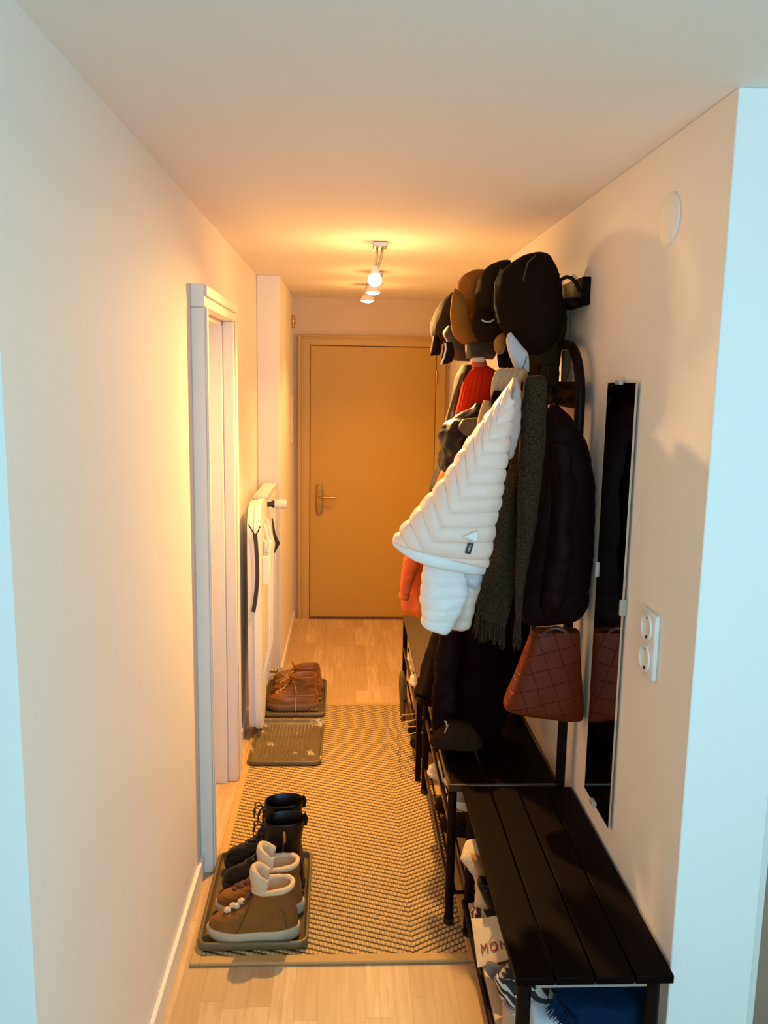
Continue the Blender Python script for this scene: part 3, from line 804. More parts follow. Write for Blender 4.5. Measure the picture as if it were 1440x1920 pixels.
jb = MB(); cloth(jb, rows, 360, 150, disp=quilt(12, .0115, .5, .06, sharp=.27), power=.8, wr=.006, wscale=7, seed=2)
jb.build('body', puff, wj, sharp=180)
hm = MB()
hem_pts = [(742, 1014), (758, 1027), (780, 1040), (805, 1050), (832, 1056), (860, 1061), (885, 1066), (906, 1067)]
front = [at(x_, y_, Y=YJ - .012 - .05 * math.sin(PI * i / 7)) for i, (x_, y_) in enumerate(hem_pts)]
back = [at(x_, y_ - 4, Y=YJ + .02 + .035 * math.sin(PI * i / 7)) for i, (x_, y_) in enumerate(hem_pts)][::-1]
hm.tube([q + Vector((0, 0, .004 * noise.noise(q * 40))) for q in front[:] + back], .012, 12, closed=True, flat=(.75, 1.5))
plabel(hm.build('hem', hemm, wj, sharp=180), 'bluish white elastic hem')
sl1 = MB(); cloth(sl1, [(803, 1045, 880, 1060, YJ + .03, .03), (797, 1075, 880, 1080, YJ + .03, .045), (792, 1110, 876, 1112, YJ + .03, .05), (789, 1145, 862, 1148, YJ + .03, .048), (789, 1165, 848, 1175, YJ + .03, .044), (792, 1173, 838, 1187, YJ + .03, .036), (797, 1175, 834, 1188, YJ + .03, .012)], 90, 64, disp=quilt(6, .003, .0, .04, .4), wr=.012, wscale=10, seed=5)
sl1.build('sleeve', hemm, wj, sharp=180)
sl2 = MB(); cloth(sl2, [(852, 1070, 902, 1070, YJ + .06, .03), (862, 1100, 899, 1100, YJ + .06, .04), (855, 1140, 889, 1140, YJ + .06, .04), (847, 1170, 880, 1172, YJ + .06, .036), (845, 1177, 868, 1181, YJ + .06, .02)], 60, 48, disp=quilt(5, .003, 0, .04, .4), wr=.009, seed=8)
plabel(sl2.build('sleeve', mat('shaded_down_nylon', (.60, .48, .38), .5), wj, sharp=180), 'second sleeve, shade of the scarf put into its beige')  # darker copy of the sleeve colour carries the scarf's shade
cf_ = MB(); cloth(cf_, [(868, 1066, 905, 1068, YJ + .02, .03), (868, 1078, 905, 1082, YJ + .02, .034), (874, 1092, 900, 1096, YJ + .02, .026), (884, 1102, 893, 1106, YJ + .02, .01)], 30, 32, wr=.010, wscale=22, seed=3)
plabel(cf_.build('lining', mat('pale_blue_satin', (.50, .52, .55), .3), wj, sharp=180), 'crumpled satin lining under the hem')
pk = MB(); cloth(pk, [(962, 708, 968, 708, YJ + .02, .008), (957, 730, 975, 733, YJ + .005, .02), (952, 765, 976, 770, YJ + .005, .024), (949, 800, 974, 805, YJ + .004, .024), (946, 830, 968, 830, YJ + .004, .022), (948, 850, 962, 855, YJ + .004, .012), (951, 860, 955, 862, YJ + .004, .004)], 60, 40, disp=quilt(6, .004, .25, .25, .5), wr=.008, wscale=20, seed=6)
plabel(pk.build('front_opening', lin_, wj, sharp=180), 'inner front edge with zip, shade put into its dusty pink')
zp = MB().tube([at(x_, y_, Y=YJ - .005) + Vector((0, -.012, 0)) for x_, y_ in ((962, 725), (957, 760), (954, 800), (951, 830))], .003, 6); zp.build('zip', mat('grey_zip', (.16, .12, .11), .4), wj)
def on_body(px, py): return at(px, py, Y=YJ - .084)
tgm = MB(); A_, B_, C_, D_ = on_body(878, 1018), on_body(888, 1019), on_body(882, 1039), on_body(872, 1037)
tgm.loft([[A_, B_, C_, D_], [q + Vector((0, -.003, 0)) for q in (A_, B_, C_, D_)]])
tg_ = tgm.build('label_tag', mat('tag_black', (.012, .01, .01), .6), wj)
let = MB()
for k in range(5):
    u0 = .16 + k * .14
    def q_(a, b): return A_.lerp(B_, a).lerp(D_.lerp(C_, a), b) + Vector((0, -.0036, 0))
    let.tube([q_(.35, u0), q_(.68, u0 + .02)], .0008, 5).tube([q_(.35, u0), q_(.35, u0 + .08)], .0007, 5)
let.build('tag_stitching', mat('tag_white', (.7, .68, .66), .6), tg_)
pf = MB(); a0, a1, a2 = on_body(864, 1006), on_body(896, 994), on_body(893, 1016)
pf.loft([[a0, a1, a2], [q + Vector((0, -.012, 0)) for q in (a0.lerp(a1, .12), a1, a2)]])
pf.build('pocket_flap', hemm, wj, .003)

# grey brown fringed scarf doubled over its hook
sc = thing('fringed_scarf', 'grey brown wool scarf with fringed ends hanging between jackets', 'scarf', at(990, 900, Y=2.4))
scm = NB('scarf_wool', .95)
n1 = scm.noise(scm.tc.outputs['Object'], 260, 3)
scm.color(scm.mix(scm.ramp(n1, .35, .7), (.015, .008, .003), (.060, .038, .020)))
scm.bump(n1, .6, .004); scm.b.inputs['Specular IOR Level'].default_value = .1
fl1 = MB(); cloth(fl1, [(984, 704, 1012, 703, 2.375, .012), (982, 712, 1022, 710, 2.365, .03), (982, 740, 1023, 742, 2.36, .032), (980, 775, 1023, 775, 2.36, .03), (974, 850, 1020, 855, 2.36, .03), (970, 960, 1007, 960, 2.36, .028), (967, 1040, 994, 1040, 2.365, .026), (965, 1100, 983, 1100, 2.37, .022), (965, 1140, 980, 1140, 2.37, .018), (966, 1166, 978, 1166, 2.37, .012)], 80, 48, fold=.003, freq=4, wr=.006, wscale=12, seed=1)
fl1.build('front_fall', scm.m, sc, sharp=180)
fl2 = MB(); cloth(fl2, [(985, 716, 1030, 716, 2.455, .014), (960, 850, 1000, 850, 2.455, .022), (930, 960, 974, 960, 2.45, .022), (912, 1045, 970, 1050, 2.45, .02), (902, 1110, 963, 1118, 2.45, .018), (896, 1150, 950, 1174, 2.45, .014), (896, 1153, 948, 1176, 2.45, .008)], 80, 56, fold=.006, freq=5, wr=.006, wscale=12, seed=4)
fl2.build('rear_fall', scm.m, sc, sharp=180)
fr = MB(); rnd = random.Random(3)
for k in range(24):
    u = k / 23; x_ = 888 + 57 * u; y_ = 1150 + 24 * u; L_ = rnd.uniform(34, 50); Yk = 2.45 + rnd.uniform(-.012, .012)
    P_ = [at(x_ + (6 if u < .2 else 0) * (1 - i / 4) + rnd.uniform(-1.6, 1.6) * i / 4, y_ + L_ * i / 4, Y=Yk) for i in range(5)]
    fr.tube(P_, [.0026, .0029, .0026, .003, .0018], 6)
fr.build('fringe', scm.m, sc, sharp=180)
fr = MB()
for k in range(9):
    u = k / 8; x_ = 966 + 10 * u
    L_ = rnd.uniform(48, 60)
    fr.tube([at(x_ - 4 * (i / 4) * (1 - u) + rnd.uniform(-1.2, 1.2) * i / 4, 1162 + L_ * i / 4, Y=2.37 + rnd.uniform(-.01, .01)) for i in range(5)], [.0026, .0029, .0026, .003, .0018], 6)
fr.build('fringe', scm.m, sc, sharp=180)

# black coat against the wall
bc = thing('winter_coat', 'thick black winter coat bulging beside the mirror, above the brown bag', 'coat', at(1050, 900, Y=2.45))
cb = MB(); cloth(cb, [(1034, 758, 1048, 762, 2.50, .015), (1020, 790, 1072, 790, 2.47, .04), (1016, 820, 1092, 818, 2.455, .05), (1012, 870, 1106, 866, 2.445, .058), (998, 960, 1110, 960, 2.44, .06), (986, 1040, 1110, 1040, 2.44, .062), (978, 1100, 1106, 1100, 2.44, .062), (976, 1140, 1098, 1138, 2.44, .058), (982, 1165, 1084, 1158, 2.44, .05), (1000, 1172, 1070, 1164, 2.44, .02)], 110, 72, disp=quilt(7, .004, 0, .02, .5), wr=.010, wscale=7, seed=9)
cb.build('body', blackcloth, bc, sharp=180)
sl = MB(); cloth(sl, [(1040, 830, 1066, 830, 2.39, .02), (1038, 930, 1076, 930, 2.372, .035), (1030, 1040, 1070, 1040, 2.368, .036), (1020, 1110, 1058, 1112, 2.37, .034), (1016, 1140, 1048, 1146, 2.375, .028), (1020, 1158, 1040, 1160, 2.378, .01)], 70, 40, disp=quilt(6, .004), wr=.012, wscale=14, seed=12)
sl.build('sleeve', blackcloth, bc, sharp=180)
MB().tube([at(1044, 762, Y=2.50), at(1047, 752, Y=2.5), at(1052, 748, Y=2.52), at(1056, 756, Y=2.52)], .003, 6).build('hanging_loop', blackwool, bc)

# woven leather bag
wl = NB('woven_leather', .55); wl.b.inputs['Specular IOR Level'].default_value = .15
q1 = wl.xyz.outputs
cu = wl.math('MULTIPLY', wl.math('ADD', q1[0], wl.math('MULTIPLY', q1[2], .35)), 1 / .052)
cvv_ = wl.math('MULTIPLY', wl.math('SUBTRACT', q1[2], wl.math('MULTIPLY', q1[0], .25)), 1 / .052)
iu, iv = wl.math('FLOOR', cu), wl.math('FLOOR', cvv_)
par = wl.math('FLOORED_MODULO', wl.math('ADD', iu, iv), 2.0)
eu = wl.math('ABSOLUTE', wl.math('SUBTRACT', wl.math('FRACT', cu), .5)); ev = wl.math('ABSOLUTE', wl.math('SUBTRACT', wl.math('FRACT', cvv_), .5))
e1 = wl.math('ADD', wl.math('MULTIPLY', eu, par), wl.math('MULTIPLY', ev, wl.math('SUBTRACT', 1.0, par)))
edge = wl.ramp(e1, .46, .5)
nzl = wl.noise(wl.tc.outputs['Object'], 12, 4)
wl.color(wl.mix(wl.math('MULTIPLY', edge, .5), wl.mix(nzl, (.085, .008, .0008), (.15, .020, .0015)), (.015, .002, .0005)))
wl.bump(wl.math('SUBTRACT', wl.math('MULTIPLY', par, .3), edge), .8, .004)
bg_ = thing('woven_bag', 'brown woven leather tote bag hanging below the black coat', 'bag', at(1020, 1340, Y=2.44))
bb = MB(); YB = 2.43
cloth(bb, [(1000, 1183, 1083, 1183, YB, .030), (998, 1184, 1085, 1184, YB, .034), (985, 1215, 1086, 1215, YB, .042), (966, 1265, 1088, 1262, YB, .05), (948, 1308, 1091, 1310, YB, .056), (944, 1322, 1091, 1335, YB, .056), (950, 1328, 1088, 1345, YB, .05), (985, 1335, 1072, 1348, YB, .03)], 70, 72, power=.55, wr=.004, seed=14)
bb.build('body', wl.m, bg_, sharp=60)
st_ = MB()
for x_, dy in ((1018, -.03), (1022, .03)):
    st_.tube([at(x_, 1190, Y=YB + dy), at(x_ + 6, 1182, Y=YB + dy * .8), at(x_ + 24, 1177, Y=YB + dy * .5), at(x_ + 40, 1182, Y=YB + dy * .8), at(x_ + 46, 1190, Y=YB + dy)], .006, 8)
st_.build('handle', mat('bag_strap', (.09, .02, .005), .5), bg_)

# long black coat, dark jacket, leather jacket and the rest behind
lc = thing('long_coat', 'long black coat reaching down to the seat of the coat rack', 'coat', at(900, 1300, Y=2.65))
b_ = MB(); cloth(b_, [(965, 712, 1012, 712, 2.68, .03), (945, 745, 1024, 745, 2.68, .075), (935, 800, 1020, 800, 2.70, .08), (920, 880, 1008, 880, 2.74, .08), (895, 1000, 1000, 1000, 2.80, .09), (870, 1120, 992, 1120, 2.85, .10), (845, 1200, 982, 1200, 2.88, .10), (828, 1270, 970, 1270, 2.89, .10), (818, 1330, 955, 1330, 2.89, .10), (818, 1370, 935, 1376, 2.89, .09), (826, 1382, 920, 1388, 2.89, .05)], 100, 72, fold=.008, freq=6, wr=.010, seed=20)
b_.build('body', blackwool, lc, sharp=180)
s2 = MB(); cloth(s2, [(826, 1180, 862, 1180, 2.800, .03), (818, 1240, 862, 1240, 2.795, .036), (814, 1310, 858, 1310, 2.795, .036), (812, 1360, 850, 1362, 2.800, .032), (814, 1378, 846, 1380, 2.800, .016)], 50, 40, wr=.014, wscale=16, seed=22)
s2.build('sleeve', blackcloth, lc, sharp=180)
bt = thing('black_filler', 'added black trousers hanging behind the scarf and the brown bag', 'filler', at(985, 1330, Y=2.98))  # added to fill the dark gaps and block light off the wall
b_ = MB(); cloth(b_, [(955, 830, 990, 830, 3.17, .03), (945, 870, 995, 870, 3.17, .08), (935, 1000, 995, 1000, 3.18, .10), (930, 1150, 990, 1150, 3.19, .10), (935, 1260, 985, 1260, 3.20, .10), (940, 1310, 980, 1312, 3.20, .09), (950, 1322, 970, 1324, 3.20, .04)], 60, 56, fold=.008, freq=4, wr=.008, seed=170)
b_.build('leg', blackwool, bt, sharp=180)
dj = thing('dark_jacket', 'dark olive jacket hem hanging over the shoe rack top', 'jacket', at(815, 1250, Y=3.12))
b_ = MB(); cloth(b_, [(828, 1168, 872, 1168, 3.10, .05), (820, 1178, 878, 1178, 3.10, .07), (808, 1205, 870, 1205, 3.10, .075), (796, 1244, 862, 1250, 3.10, .08), (785, 1285, 855, 1300, 3.10, .08), (777, 1306, 848, 1322, 3.10, .07), (778, 1312, 840, 1330, 3.10, .03)], 60, 56, wr=.016, wscale=10, fold=.006, seed=25)
b_.build('body', mat('dark_olive_nylon', (.014, .006, .002), .7, bump=.2, bscale=80, spec=.06), dj, sharp=180)
MB().tube([at(x_, y_, Y=3.03) for x_, y_ in ((780, 1302), (800, 1311), (822, 1320), (845, 1326))], .005, 8, flat=(.6, 1.4)).build('hem', blackcloth, dj)

lj = thing('leather_jacket', 'shiny black leather jacket sleeve folded behind the white jacket', 'jacket', at(860, 820, Y=2.8))
b_ = MB(); cloth(b_, [(892, 755, 915, 762, 2.78, .02), (862, 778, 912, 786, 2.77, .05), (833, 795, 908, 805, 2.76, .07), (823, 820, 900, 828, 2.76, .075), (824, 848, 890, 855, 2.76, .075), (822, 868, 872, 875, 2.76, .07), (830, 884, 852, 890, 2.76, .03)], 60, 56, wr=.022, wscale=14, seed=31)
b_.build('sleeve', mat('black_leather', (.008, .003, .002), .36, bump=.25, bscale=70, spec=.3), lj, sharp=180)
b_ = MB(); cloth(b_, [(868, 786, 905, 782, 2.70, .014), (860, 800, 906, 796, 2.69, .02), (868, 818, 900, 812, 2.69, .014), (880, 822, 892, 820, 2.69, .006)], 24, 32, wr=.01, wscale=30, seed=33)
plabel(b_.build('collar_flap', mat('olive_lining', (.10, .065, .03), .6), lj, sharp=180), 'olive lined flap')

ck = thing('knit_cardigan', 'cream ribbed knit cardigan bunched on a hook above the white jacket', 'cardigan', at(950, 720, Y=2.55))
knit = mat('cream_knit', (.46, .33, .19), .95, bump=.8, bscale=180, spec=.1)
kb = MB()
for k in range(5):
    x0_ = 931 + k * 10
    kb.tube([at(x0_ + 2 - (3 - k) * 1.5, 752 - k * 3, Y=2.56), at(x0_ - 3, 735, Y=2.545), at(x0_ - 1, 715, Y=2.54), at(x0_ + 5, 700, Y=2.55), at(x0_ + 10, 697, Y=2.58), at(x0_ + 12, 710, Y=2.61)], .013, 10)
kb.build('ribbed_hood', knit, ck, sharp=180)
b_ = MB(); cloth(b_, [(908, 750, 918, 752, 2.62, .01), (902, 766, 922, 770, 2.62, .02), (897, 785, 914, 792, 2.62, .024), (893, 805, 905, 810, 2.62, .02), (892, 820, 898, 824, 2.62, .01)], 30, 32, wr=.006, seed=41)
b_.build('front_edge', knit, ck, sharp=180)
b_ = MB(); cloth(b_, [(926, 732, 940, 733, 2.53, .012), (920, 745, 940, 748, 2.53, .024), (920, 758, 935, 760, 2.53, .02), (922, 766, 928, 768, 2.53, .006)], 24, 28, wr=.006, seed=43)
b_.build('toggle', blackwool, ck, sharp=180)

rb_ = thing('knit_hat', 'bright red ribbed knit hat hanging behind the cream cardigan', 'hat', at(900, 740, Y=2.9))
def ribs(n, amp):
    def d(s, cc, si, p):
        return amp * abs(math.sin(n * math.atan2(si, cc) / 2 + 1.5 * s))
    return d
b_ = MB(); cloth(b_, [(895, 686, 912, 686, 2.9, .02), (882, 697, 926, 697, 2.9, .05), (872, 712, 935, 712, 2.9, .07), (864, 740, 937, 742, 2.9, .08), (858, 775, 932, 778, 2.9, .08), (857, 800, 925, 803, 2.9, .07), (862, 812, 915, 815, 2.9, .03)], 60, 90, disp=ribs(26, .005), wr=.008, seed=50)
b_.build('crown', mat('red_knit', (.56, .022, .0008), .9, spec=.1, bump=.4, bscale=160), rb_, sharp=180)
b_ = MB(); cloth(b_, [(886, 672, 908, 671, 2.9, .025), (884, 680, 912, 679, 2.9, .03), (886, 689, 914, 688, 2.9, .03)], 14, 36, seed=51)
b_.build('cuff', mat('red_cuff', (.45, .07, .02), .8), rb_, sharp=180)
b_ = MB(); cloth(b_, [(884, 671, 908, 669, 2.88, .014), (883, 675, 909, 674, 2.88, .02), (886, 679, 908, 679, 2.88, .014)], 10, 28, seed=52)
plabel(b_.build('trim', mat('cream_trim', (.66, .5, .28), .8), rb_, sharp=180), 'cream band on the cuff')

oj = thing('orange_jacket', 'bright orange jacket mostly hidden, its lower edge and cuff showing', 'jacket', at(800, 1050, Y=3.12))
orange = mat('orange_nylon', (.74, .11, .004), .55, bump=.1, bscale=50)
b_ = MB(); cloth(b_, [(850, 870, 905, 870, 3.12, .03), (832, 880, 905, 880, 3.12, .06), (806, 950, 880, 950, 3.12, .08), (784, 1010, 865, 1010, 3.12, .085), (768, 1050, 850, 1050, 3.12, .085), (760, 1090, 845, 1090, 3.12, .08), (760, 1130, 835, 1130, 3.12, .075), (768, 1148, 825, 1155, 3.12, .06), (780, 1152, 815, 1160, 3.12, .02)], 80, 56, fold=.008, freq=5, wr=.018, wscale=11, seed=60)
b_.build('body', orange, oj, sharp=180)
b_ = MB(); cloth(b_, [(762, 1040, 790, 1040, 3.02, .02), (755, 1062, 788, 1062, 3.02, .032), (751, 1090, 776, 1090, 3.02, .032), (750, 1112, 768, 1113, 3.02, .028), (751, 1116, 764, 1117, 3.02, .012)], 36, 36, wr=.01, wscale=16, seed=62)
b_.build('sleeve', orange, oj, sharp=180)
b_ = MB(); cloth(b_, [(749, 1112, 769, 1114, 3.02, .030), (748, 1117, 768, 1119, 3.02, .032), (749, 1122, 766, 1124, 3.02, .028)], 8, 32, seed=63)
b_.build('cuff', orange, oj, sharp=180)

fc = thing('dark_coat', 'dark coat at the far end of the rack, edge against the entry door', 'coat', at(850, 800, Y=3.3))
b_ = MB(); cloth(b_, [(868, 684, 890, 684, 3.3, .02), (856, 706, 895, 706, 3.3, .05), (846, 745, 895, 745, 3.3, .07), (834, 795, 890, 795, 3.3, .08), (824, 850, 880, 850, 3.3, .08), (812, 900, 860, 900, 3.3, .08), (808, 925, 850, 925, 3.3, .06), (812, 935, 840, 935, 3.3, .02)], 60, 48, wr=.012, fold=.006, seed=70)
b_.build('body', mat('charcoal_cloth', (.014, .006, .003), .8, bump=.3, bscale=120), fc, sharp=180)
MB().tube([at(x_, y_, Y=3.21) for x_, y_ in ((868, 700), (860, 722), (852, 745), (843, 775), (838, 800))], .006, 8, flat=(1, .5), up=(0, 1, 0)).build('zip_edge', mat('zip_olive', (.09, .06, .03), .5), fc)

# pouch with a metal ring lying on the rack's seat
po = thing('padded_pouch', 'small dark padded pouch with metal ring on the coat rack seat', 'pouch', (.40, 2.74, .5))
b_ = MB(); pc = at(834, 1382, Z=.53)
cloth(b_, [(846, 1352, 866, 1352, 2.75, .02), (830, 1362, 885, 1362, 2.745, .035), (815, 1378, 898, 1380, 2.74, .04), (808, 1388, 902, 1394, 2.74, .04), (812, 1396, 900, 1403, 2.74, .035)], 36, 48, power=.7, wr=.008, wscale=22, seed=80)
b_.build('body', mat('olive_padding', (.022, .009, .004), .8, bump=.3, bscale=60, spec=.06), po, sharp=180)
MB().tube([at(x_, y_, Y=2.70) for x_, y_ in ((834, 1374), (838, 1364), (837, 1354), (834, 1352), (840, 1360), (835, 1372))], .0024, 8).build('ring', nickel, po)
b_ = MB(); cloth(b_, [(810, 1387, 903, 1392, 2.72, .025), (806, 1393, 904, 1398, 2.72, .0254), (812, 1399, 898, 1404, 2.72, .025)], 10, 40, power=.6, wr=.005, wscale=20, seed=83); b_.build('flap', MATS['olive_padding'], po, sharp=180)

# ---------------------------------------------------------------- hats on the wall rail
def hat(name, label, cat, rows, m_, brim=None, bm__=None, seed=0, extra=None):
    t_ = thing(name, label, cat, at((rows[0][0] + rows[0][2]) / 2, rows[0][1], Y=rows[0][4]), 0, 'hats on the wall rail')
    b = MB(); cloth(b, rows, 56, 64, power=1.0, wr=.007, wscale=13, seed=seed); b.build('crown', m_, t_, sharp=180)
    if brim:
        b = MB(); cloth(b, brim, 44, 48, power=.9, wr=.003, seed=seed + 1); b.build('visor', bm__ or m_, t_, sharp=180)
    return t_
hb = mat('black_hat_felt', (.010, .004, .002), .9, bump=.3, bscale=200, spec=.05)
Yh = 2.70
t_ = hat('bucket_hat', 'large black hat nearest the camera on the hat rail', 'hat',
    [(1000, 474, 1018, 474, Yh, .02), (978, 480, 1028, 481, Yh, .06), (952, 497, 1038, 497, Yh, .085), (934, 520, 1047, 520, Yh, .1), (925, 555, 1055, 555, Yh, .105), (926, 590, 1058, 590, Yh - .01, .10), (938, 615, 1054, 618, Yh - .02, .09), (958, 640, 1044, 642, Yh - .03, .075), (978, 657, 1026, 660, Yh - .04, .045), (992, 665, 1010, 666, Yh - .04, .015)], hb, seed=90)
MB().tube([at(x_, y_, Y=Yh - .095) for x_, y_ in ((1005, 478), (990, 492), (982, 520), (984, 560))], .0025, 6).tube([at(x_, y_, Y=Yh - .09) for x_, y_ in ((940, 505), (929, 530), (928, 570), (936, 605))], .003, 6).build('seam', mat('hat_seam', (.035, .027, .014), .8), t_)
Yh = 2.87
t_ = hat('baseball_cap', 'black baseball cap with silver stitched strap, beside the large black hat', 'cap',
    [(938, 489, 958, 488, Yh, .02), (915, 500, 962, 498, Yh, .05), (898, 520, 962, 520, Yh, .07), (890, 550, 962, 552, Yh, .075), (889, 585, 960, 588, Yh, .07), (896, 606, 950, 608, Yh, .05), (908, 612, 935, 612, Yh, .02)], mat('dark_cap_cotton', (.016, .009, .003), .9, bump=.3, bscale=200, spec=.06),
    [(893, 575, 925, 588, Yh - .06, .012), (885, 600, 950, 604, Yh - .065, .022), (886, 622, 955, 622, Yh - .06, .022), (896, 638, 940, 638, Yh - .05, .018), (908, 645, 925, 643, Yh - .045, .008)], mat('dark_visor', (.014, .005, .002), .8, spec=.06), seed=95)
MB().tube([at(x_, y_, Y=Yh - .088) for x_, y_ in ((903, 600), (910, 603), (920, 603), (926, 599))], .0028, 6).build('strap_stitching', mat('silver_thread', (.5, .45, .38), .4), t_)
Yh = 3.02
brownfelt = mat('ochre_brown_felt', (.25, .078, .004), .85, bump=.25, bscale=220, spec=.2)
t_ = hat('felt_cap', 'ochre brown cap with a broad rounded visor, third along the rail', 'cap',
    [(888, 506, 910, 506, Yh, .02), (868, 518, 914, 518, Yh, .055), (857, 540, 912, 540, Yh, .07), (858, 570, 905, 572, Yh, .07), (870, 600, 900, 602, Yh, .05), (880, 612, 894, 612, Yh, .02)], brownfelt,
    [(852, 540, 868, 552, Yh - .07, .012), (846, 562, 876, 572, Yh - .075, .024), (844, 595, 884, 598, Yh - .075, .026), (849, 625, 896, 626, Yh - .07, .026), (864, 643, 915, 643, Yh - .06, .022), (884, 650, 905, 650, Yh - .055, .01)], brownfelt, seed=100)
Yh = 3.22
olive = mat('dark_olive_cotton', (.038, .021, .005), .9, bump=.25, bscale=160, spec=.06)
t_ = hat('slouch_hat', 'dark olive slouch hat hanging farthest along the rail, above the door edge', 'cap',
    [(846, 548, 858, 546, Yh, .02), (830, 562, 868, 560, Yh, .06), (818, 582, 872, 582, Yh, .085), (809, 605, 870, 606, Yh, .09), (807, 622, 862, 624, Yh, .085), (812, 638, 850, 640, Yh, .06), (816, 644, 840, 645, Yh, .02)], olive,
    [(812, 630, 824, 630, Yh - .03, .02), (809, 645, 828, 646, Yh - .03, .03), (807, 660, 826, 662, Yh - .03, .03), (807, 667, 822, 666, Yh - .03, .014)], mat('near_black_visor', (.014, .006, .003), .8, spec=.06), seed=105)
Yh = 3.08
t_ = thing('peaked_cap', 'dark peaked cap with white edged visor under the slouch hat', 'cap', at(845, 660, Y=Yh), 0, 'hats on the wall rail')
b = MB(); cloth(b, [(838, 612, 850, 606, Yh, .02), (830, 625, 872, 622, Yh, .05), (838, 640, 880, 640, Yh, .06), (846, 660, 882, 662, Yh, .055), (852, 676, 880, 678, Yh, .03)], 40, 44, wr=.006, seed=108); b.build('crown', mat('umber_cotton', (.045, .022, .009), .8), t_, sharp=180)
b = MB(); cloth(b, [(832, 640, 848, 642, Yh - .07, .008), (830, 655, 852, 658, Yh - .072, .014), (827, 672, 850, 674, Yh - .072, .014), (826, 685, 846, 680, Yh - .07, .008)], 30, 36, seed=109); v_ = b.build('visor', MATS['near_black_visor'], t_, sharp=180)
MB().tube([at(x_, y_, Y=Yh - .085) for x_, y_ in ((835, 643), (836, 655), (833, 668), (827, 684))], .0034, 8).build('white_edging', mat('white_edging', (.75, .66, .52), .6), v_)
Yh = 2.95
t_ = thing('khaki_cap', 'khaki cap between the rail hats and the red knit hat', 'cap', at(880, 660, Y=Yh), 0, 'hats on the wall rail')
b = MB(); cloth(b, [(872, 640, 930, 640, Yh + .02, .03), (872, 652, 932, 652, Yh + .02, .05), (876, 664, 930, 666, Yh + .02, .045), (884, 672, 925, 674, Yh + .02, .02)], 30, 44, wr=.006, seed=111); b.build('crown', mat('dark_khaki', (.05, .026, .010), .8), t_, sharp=180)
b = MB(); cloth(b, [(873, 646, 880, 646, Yh - .05, .02), (873, 660, 884, 661, Yh - .05, .024), (874, 672, 886, 673, Yh - .05, .018)], 16, 28, seed=112); b.build('strap', mat('khaki_strap', (.14, .085, .03), .8), t_, sharp=180)
Yh = 3.0
t_ = thing('dark_filler', 'near black filler added to darken the gap behind the tan visor', 'hat', at(950, 650, Y=Yh), 0, 'hats on the wall rail')  # added dark mass that hides the bright wall between the hats
b = MB(); cloth(b, [(940, 600, 985, 600, Yh, .03), (936, 615, 1000, 615, Yh, .05), (934, 650, 1000, 650, Yh, .055), (936, 685, 990, 687, Yh, .05), (946, 698, 980, 698, Yh, .02)], 36, 44, wr=.01, seed=125); b.build('crown', hb, t_, sharp=180)
b = MB(); cloth(b, [(935, 672, 991, 674, Yh, .056), (935, 684, 990, 686, Yh, .057), (938, 694, 986, 695, Yh, .05)], 12, 44, seed=126); b.build('cuff', hb, t_, sharp=180)
Yh = 2.80
t_ = thing('tan_visor', 'small tan rounded visor peeking out beneath the black hat', 'cap', at(936, 645, Y=Yh), 0, 'hats on the wall rail')
b = MB(); cloth(b, [(940, 624, 952, 622, Yh, .012), (930, 632, 950, 630, Yh, .02), (926, 645, 948, 645, Yh, .022), (928, 657, 946, 657, Yh, .02), (932, 664, 942, 664, Yh, .01)], 30, 40, seed=115); b.build('visor', mat('tan_visor_cloth', (.36, .17, .025), .8), t_, sharp=180)
MB().tube([at(x_, y_, Y=Yh - .02) for x_, y_ in ((927, 640), (929, 655), (935, 662), (943, 660), (948, 648))], .002, 6).build('stitching', mat('visor_stitch', (.34, .2, .07), .8), t_)
Yh = 2.60
t_ = thing('canvas_hat', 'pale blue grey canvas hat folded beneath the large black hat', 'cap', at(975, 665, Y=Yh), 0, 'hats on the wall rail')
b = MB(); cloth(b, [(952, 626, 958, 623, Yh, .008), (949, 638, 966, 633, Yh, .016), (952, 655, 978, 648, Yh - .005, .02), (958, 672, 990, 662, Yh - .01, .022), (966, 690, 992, 682, Yh - .01, .02), (974, 700, 992, 697, Yh - .01, .012)], 40, 44, wr=.004, seed=118); b.build('visor', mat('pale_blue_grey_cloth', (.42, .42, .44), .7, bump=.2, bscale=150), t_, sharp=180)
MB().tube([at(x_, y_, Y=Yh - .034) for x_, y_ in ((988, 668), (984, 682), (978, 695))], .0015, 6).build('fold_stitching', mat('dark_thread', (.1, .09, .09), .7), t_)
Yh = 2.83
t_ = thing('olive_hat', 'soft olive brown hat behind the large black hat by the wall', 'hat', at(1030, 660, Y=Yh), 0, 'hats on the wall rail')
b = MB(); cloth(b, [(1040, 560, 1056, 560, Yh, .02), (1030, 585, 1060, 585, Yh, .04), (1010, 620, 1058, 620, Yh, .06), (996, 650, 1052, 650, Yh, .07), (992, 680, 1046, 682, Yh, .07), (992, 712, 1044, 714, Yh, .065), (996, 732, 1044, 734, Yh, .05), (1008, 742, 1034, 742, Yh, .02)], 44, 48, wr=.014, wscale=16, seed=120); b.build('crown', mat('olive_brown', (.030, .014, .004), .9, bump=.3, bscale=150, spec=.05), t_, sharp=180)
b = MB(); cloth(b, [(1058, 560, 1068, 560, Yh - .02, .012), (1056, 620, 1070, 622, Yh - .02, .016), (1052, 690, 1068, 690, Yh - .02, .016), (1052, 715, 1062, 715, Yh - .02, .01)], 30, 30, wr=.005, seed=121); b.build('chin_strap', mat('tan_webbing', (.15, .09, .035), .8), t_, sharp=180)

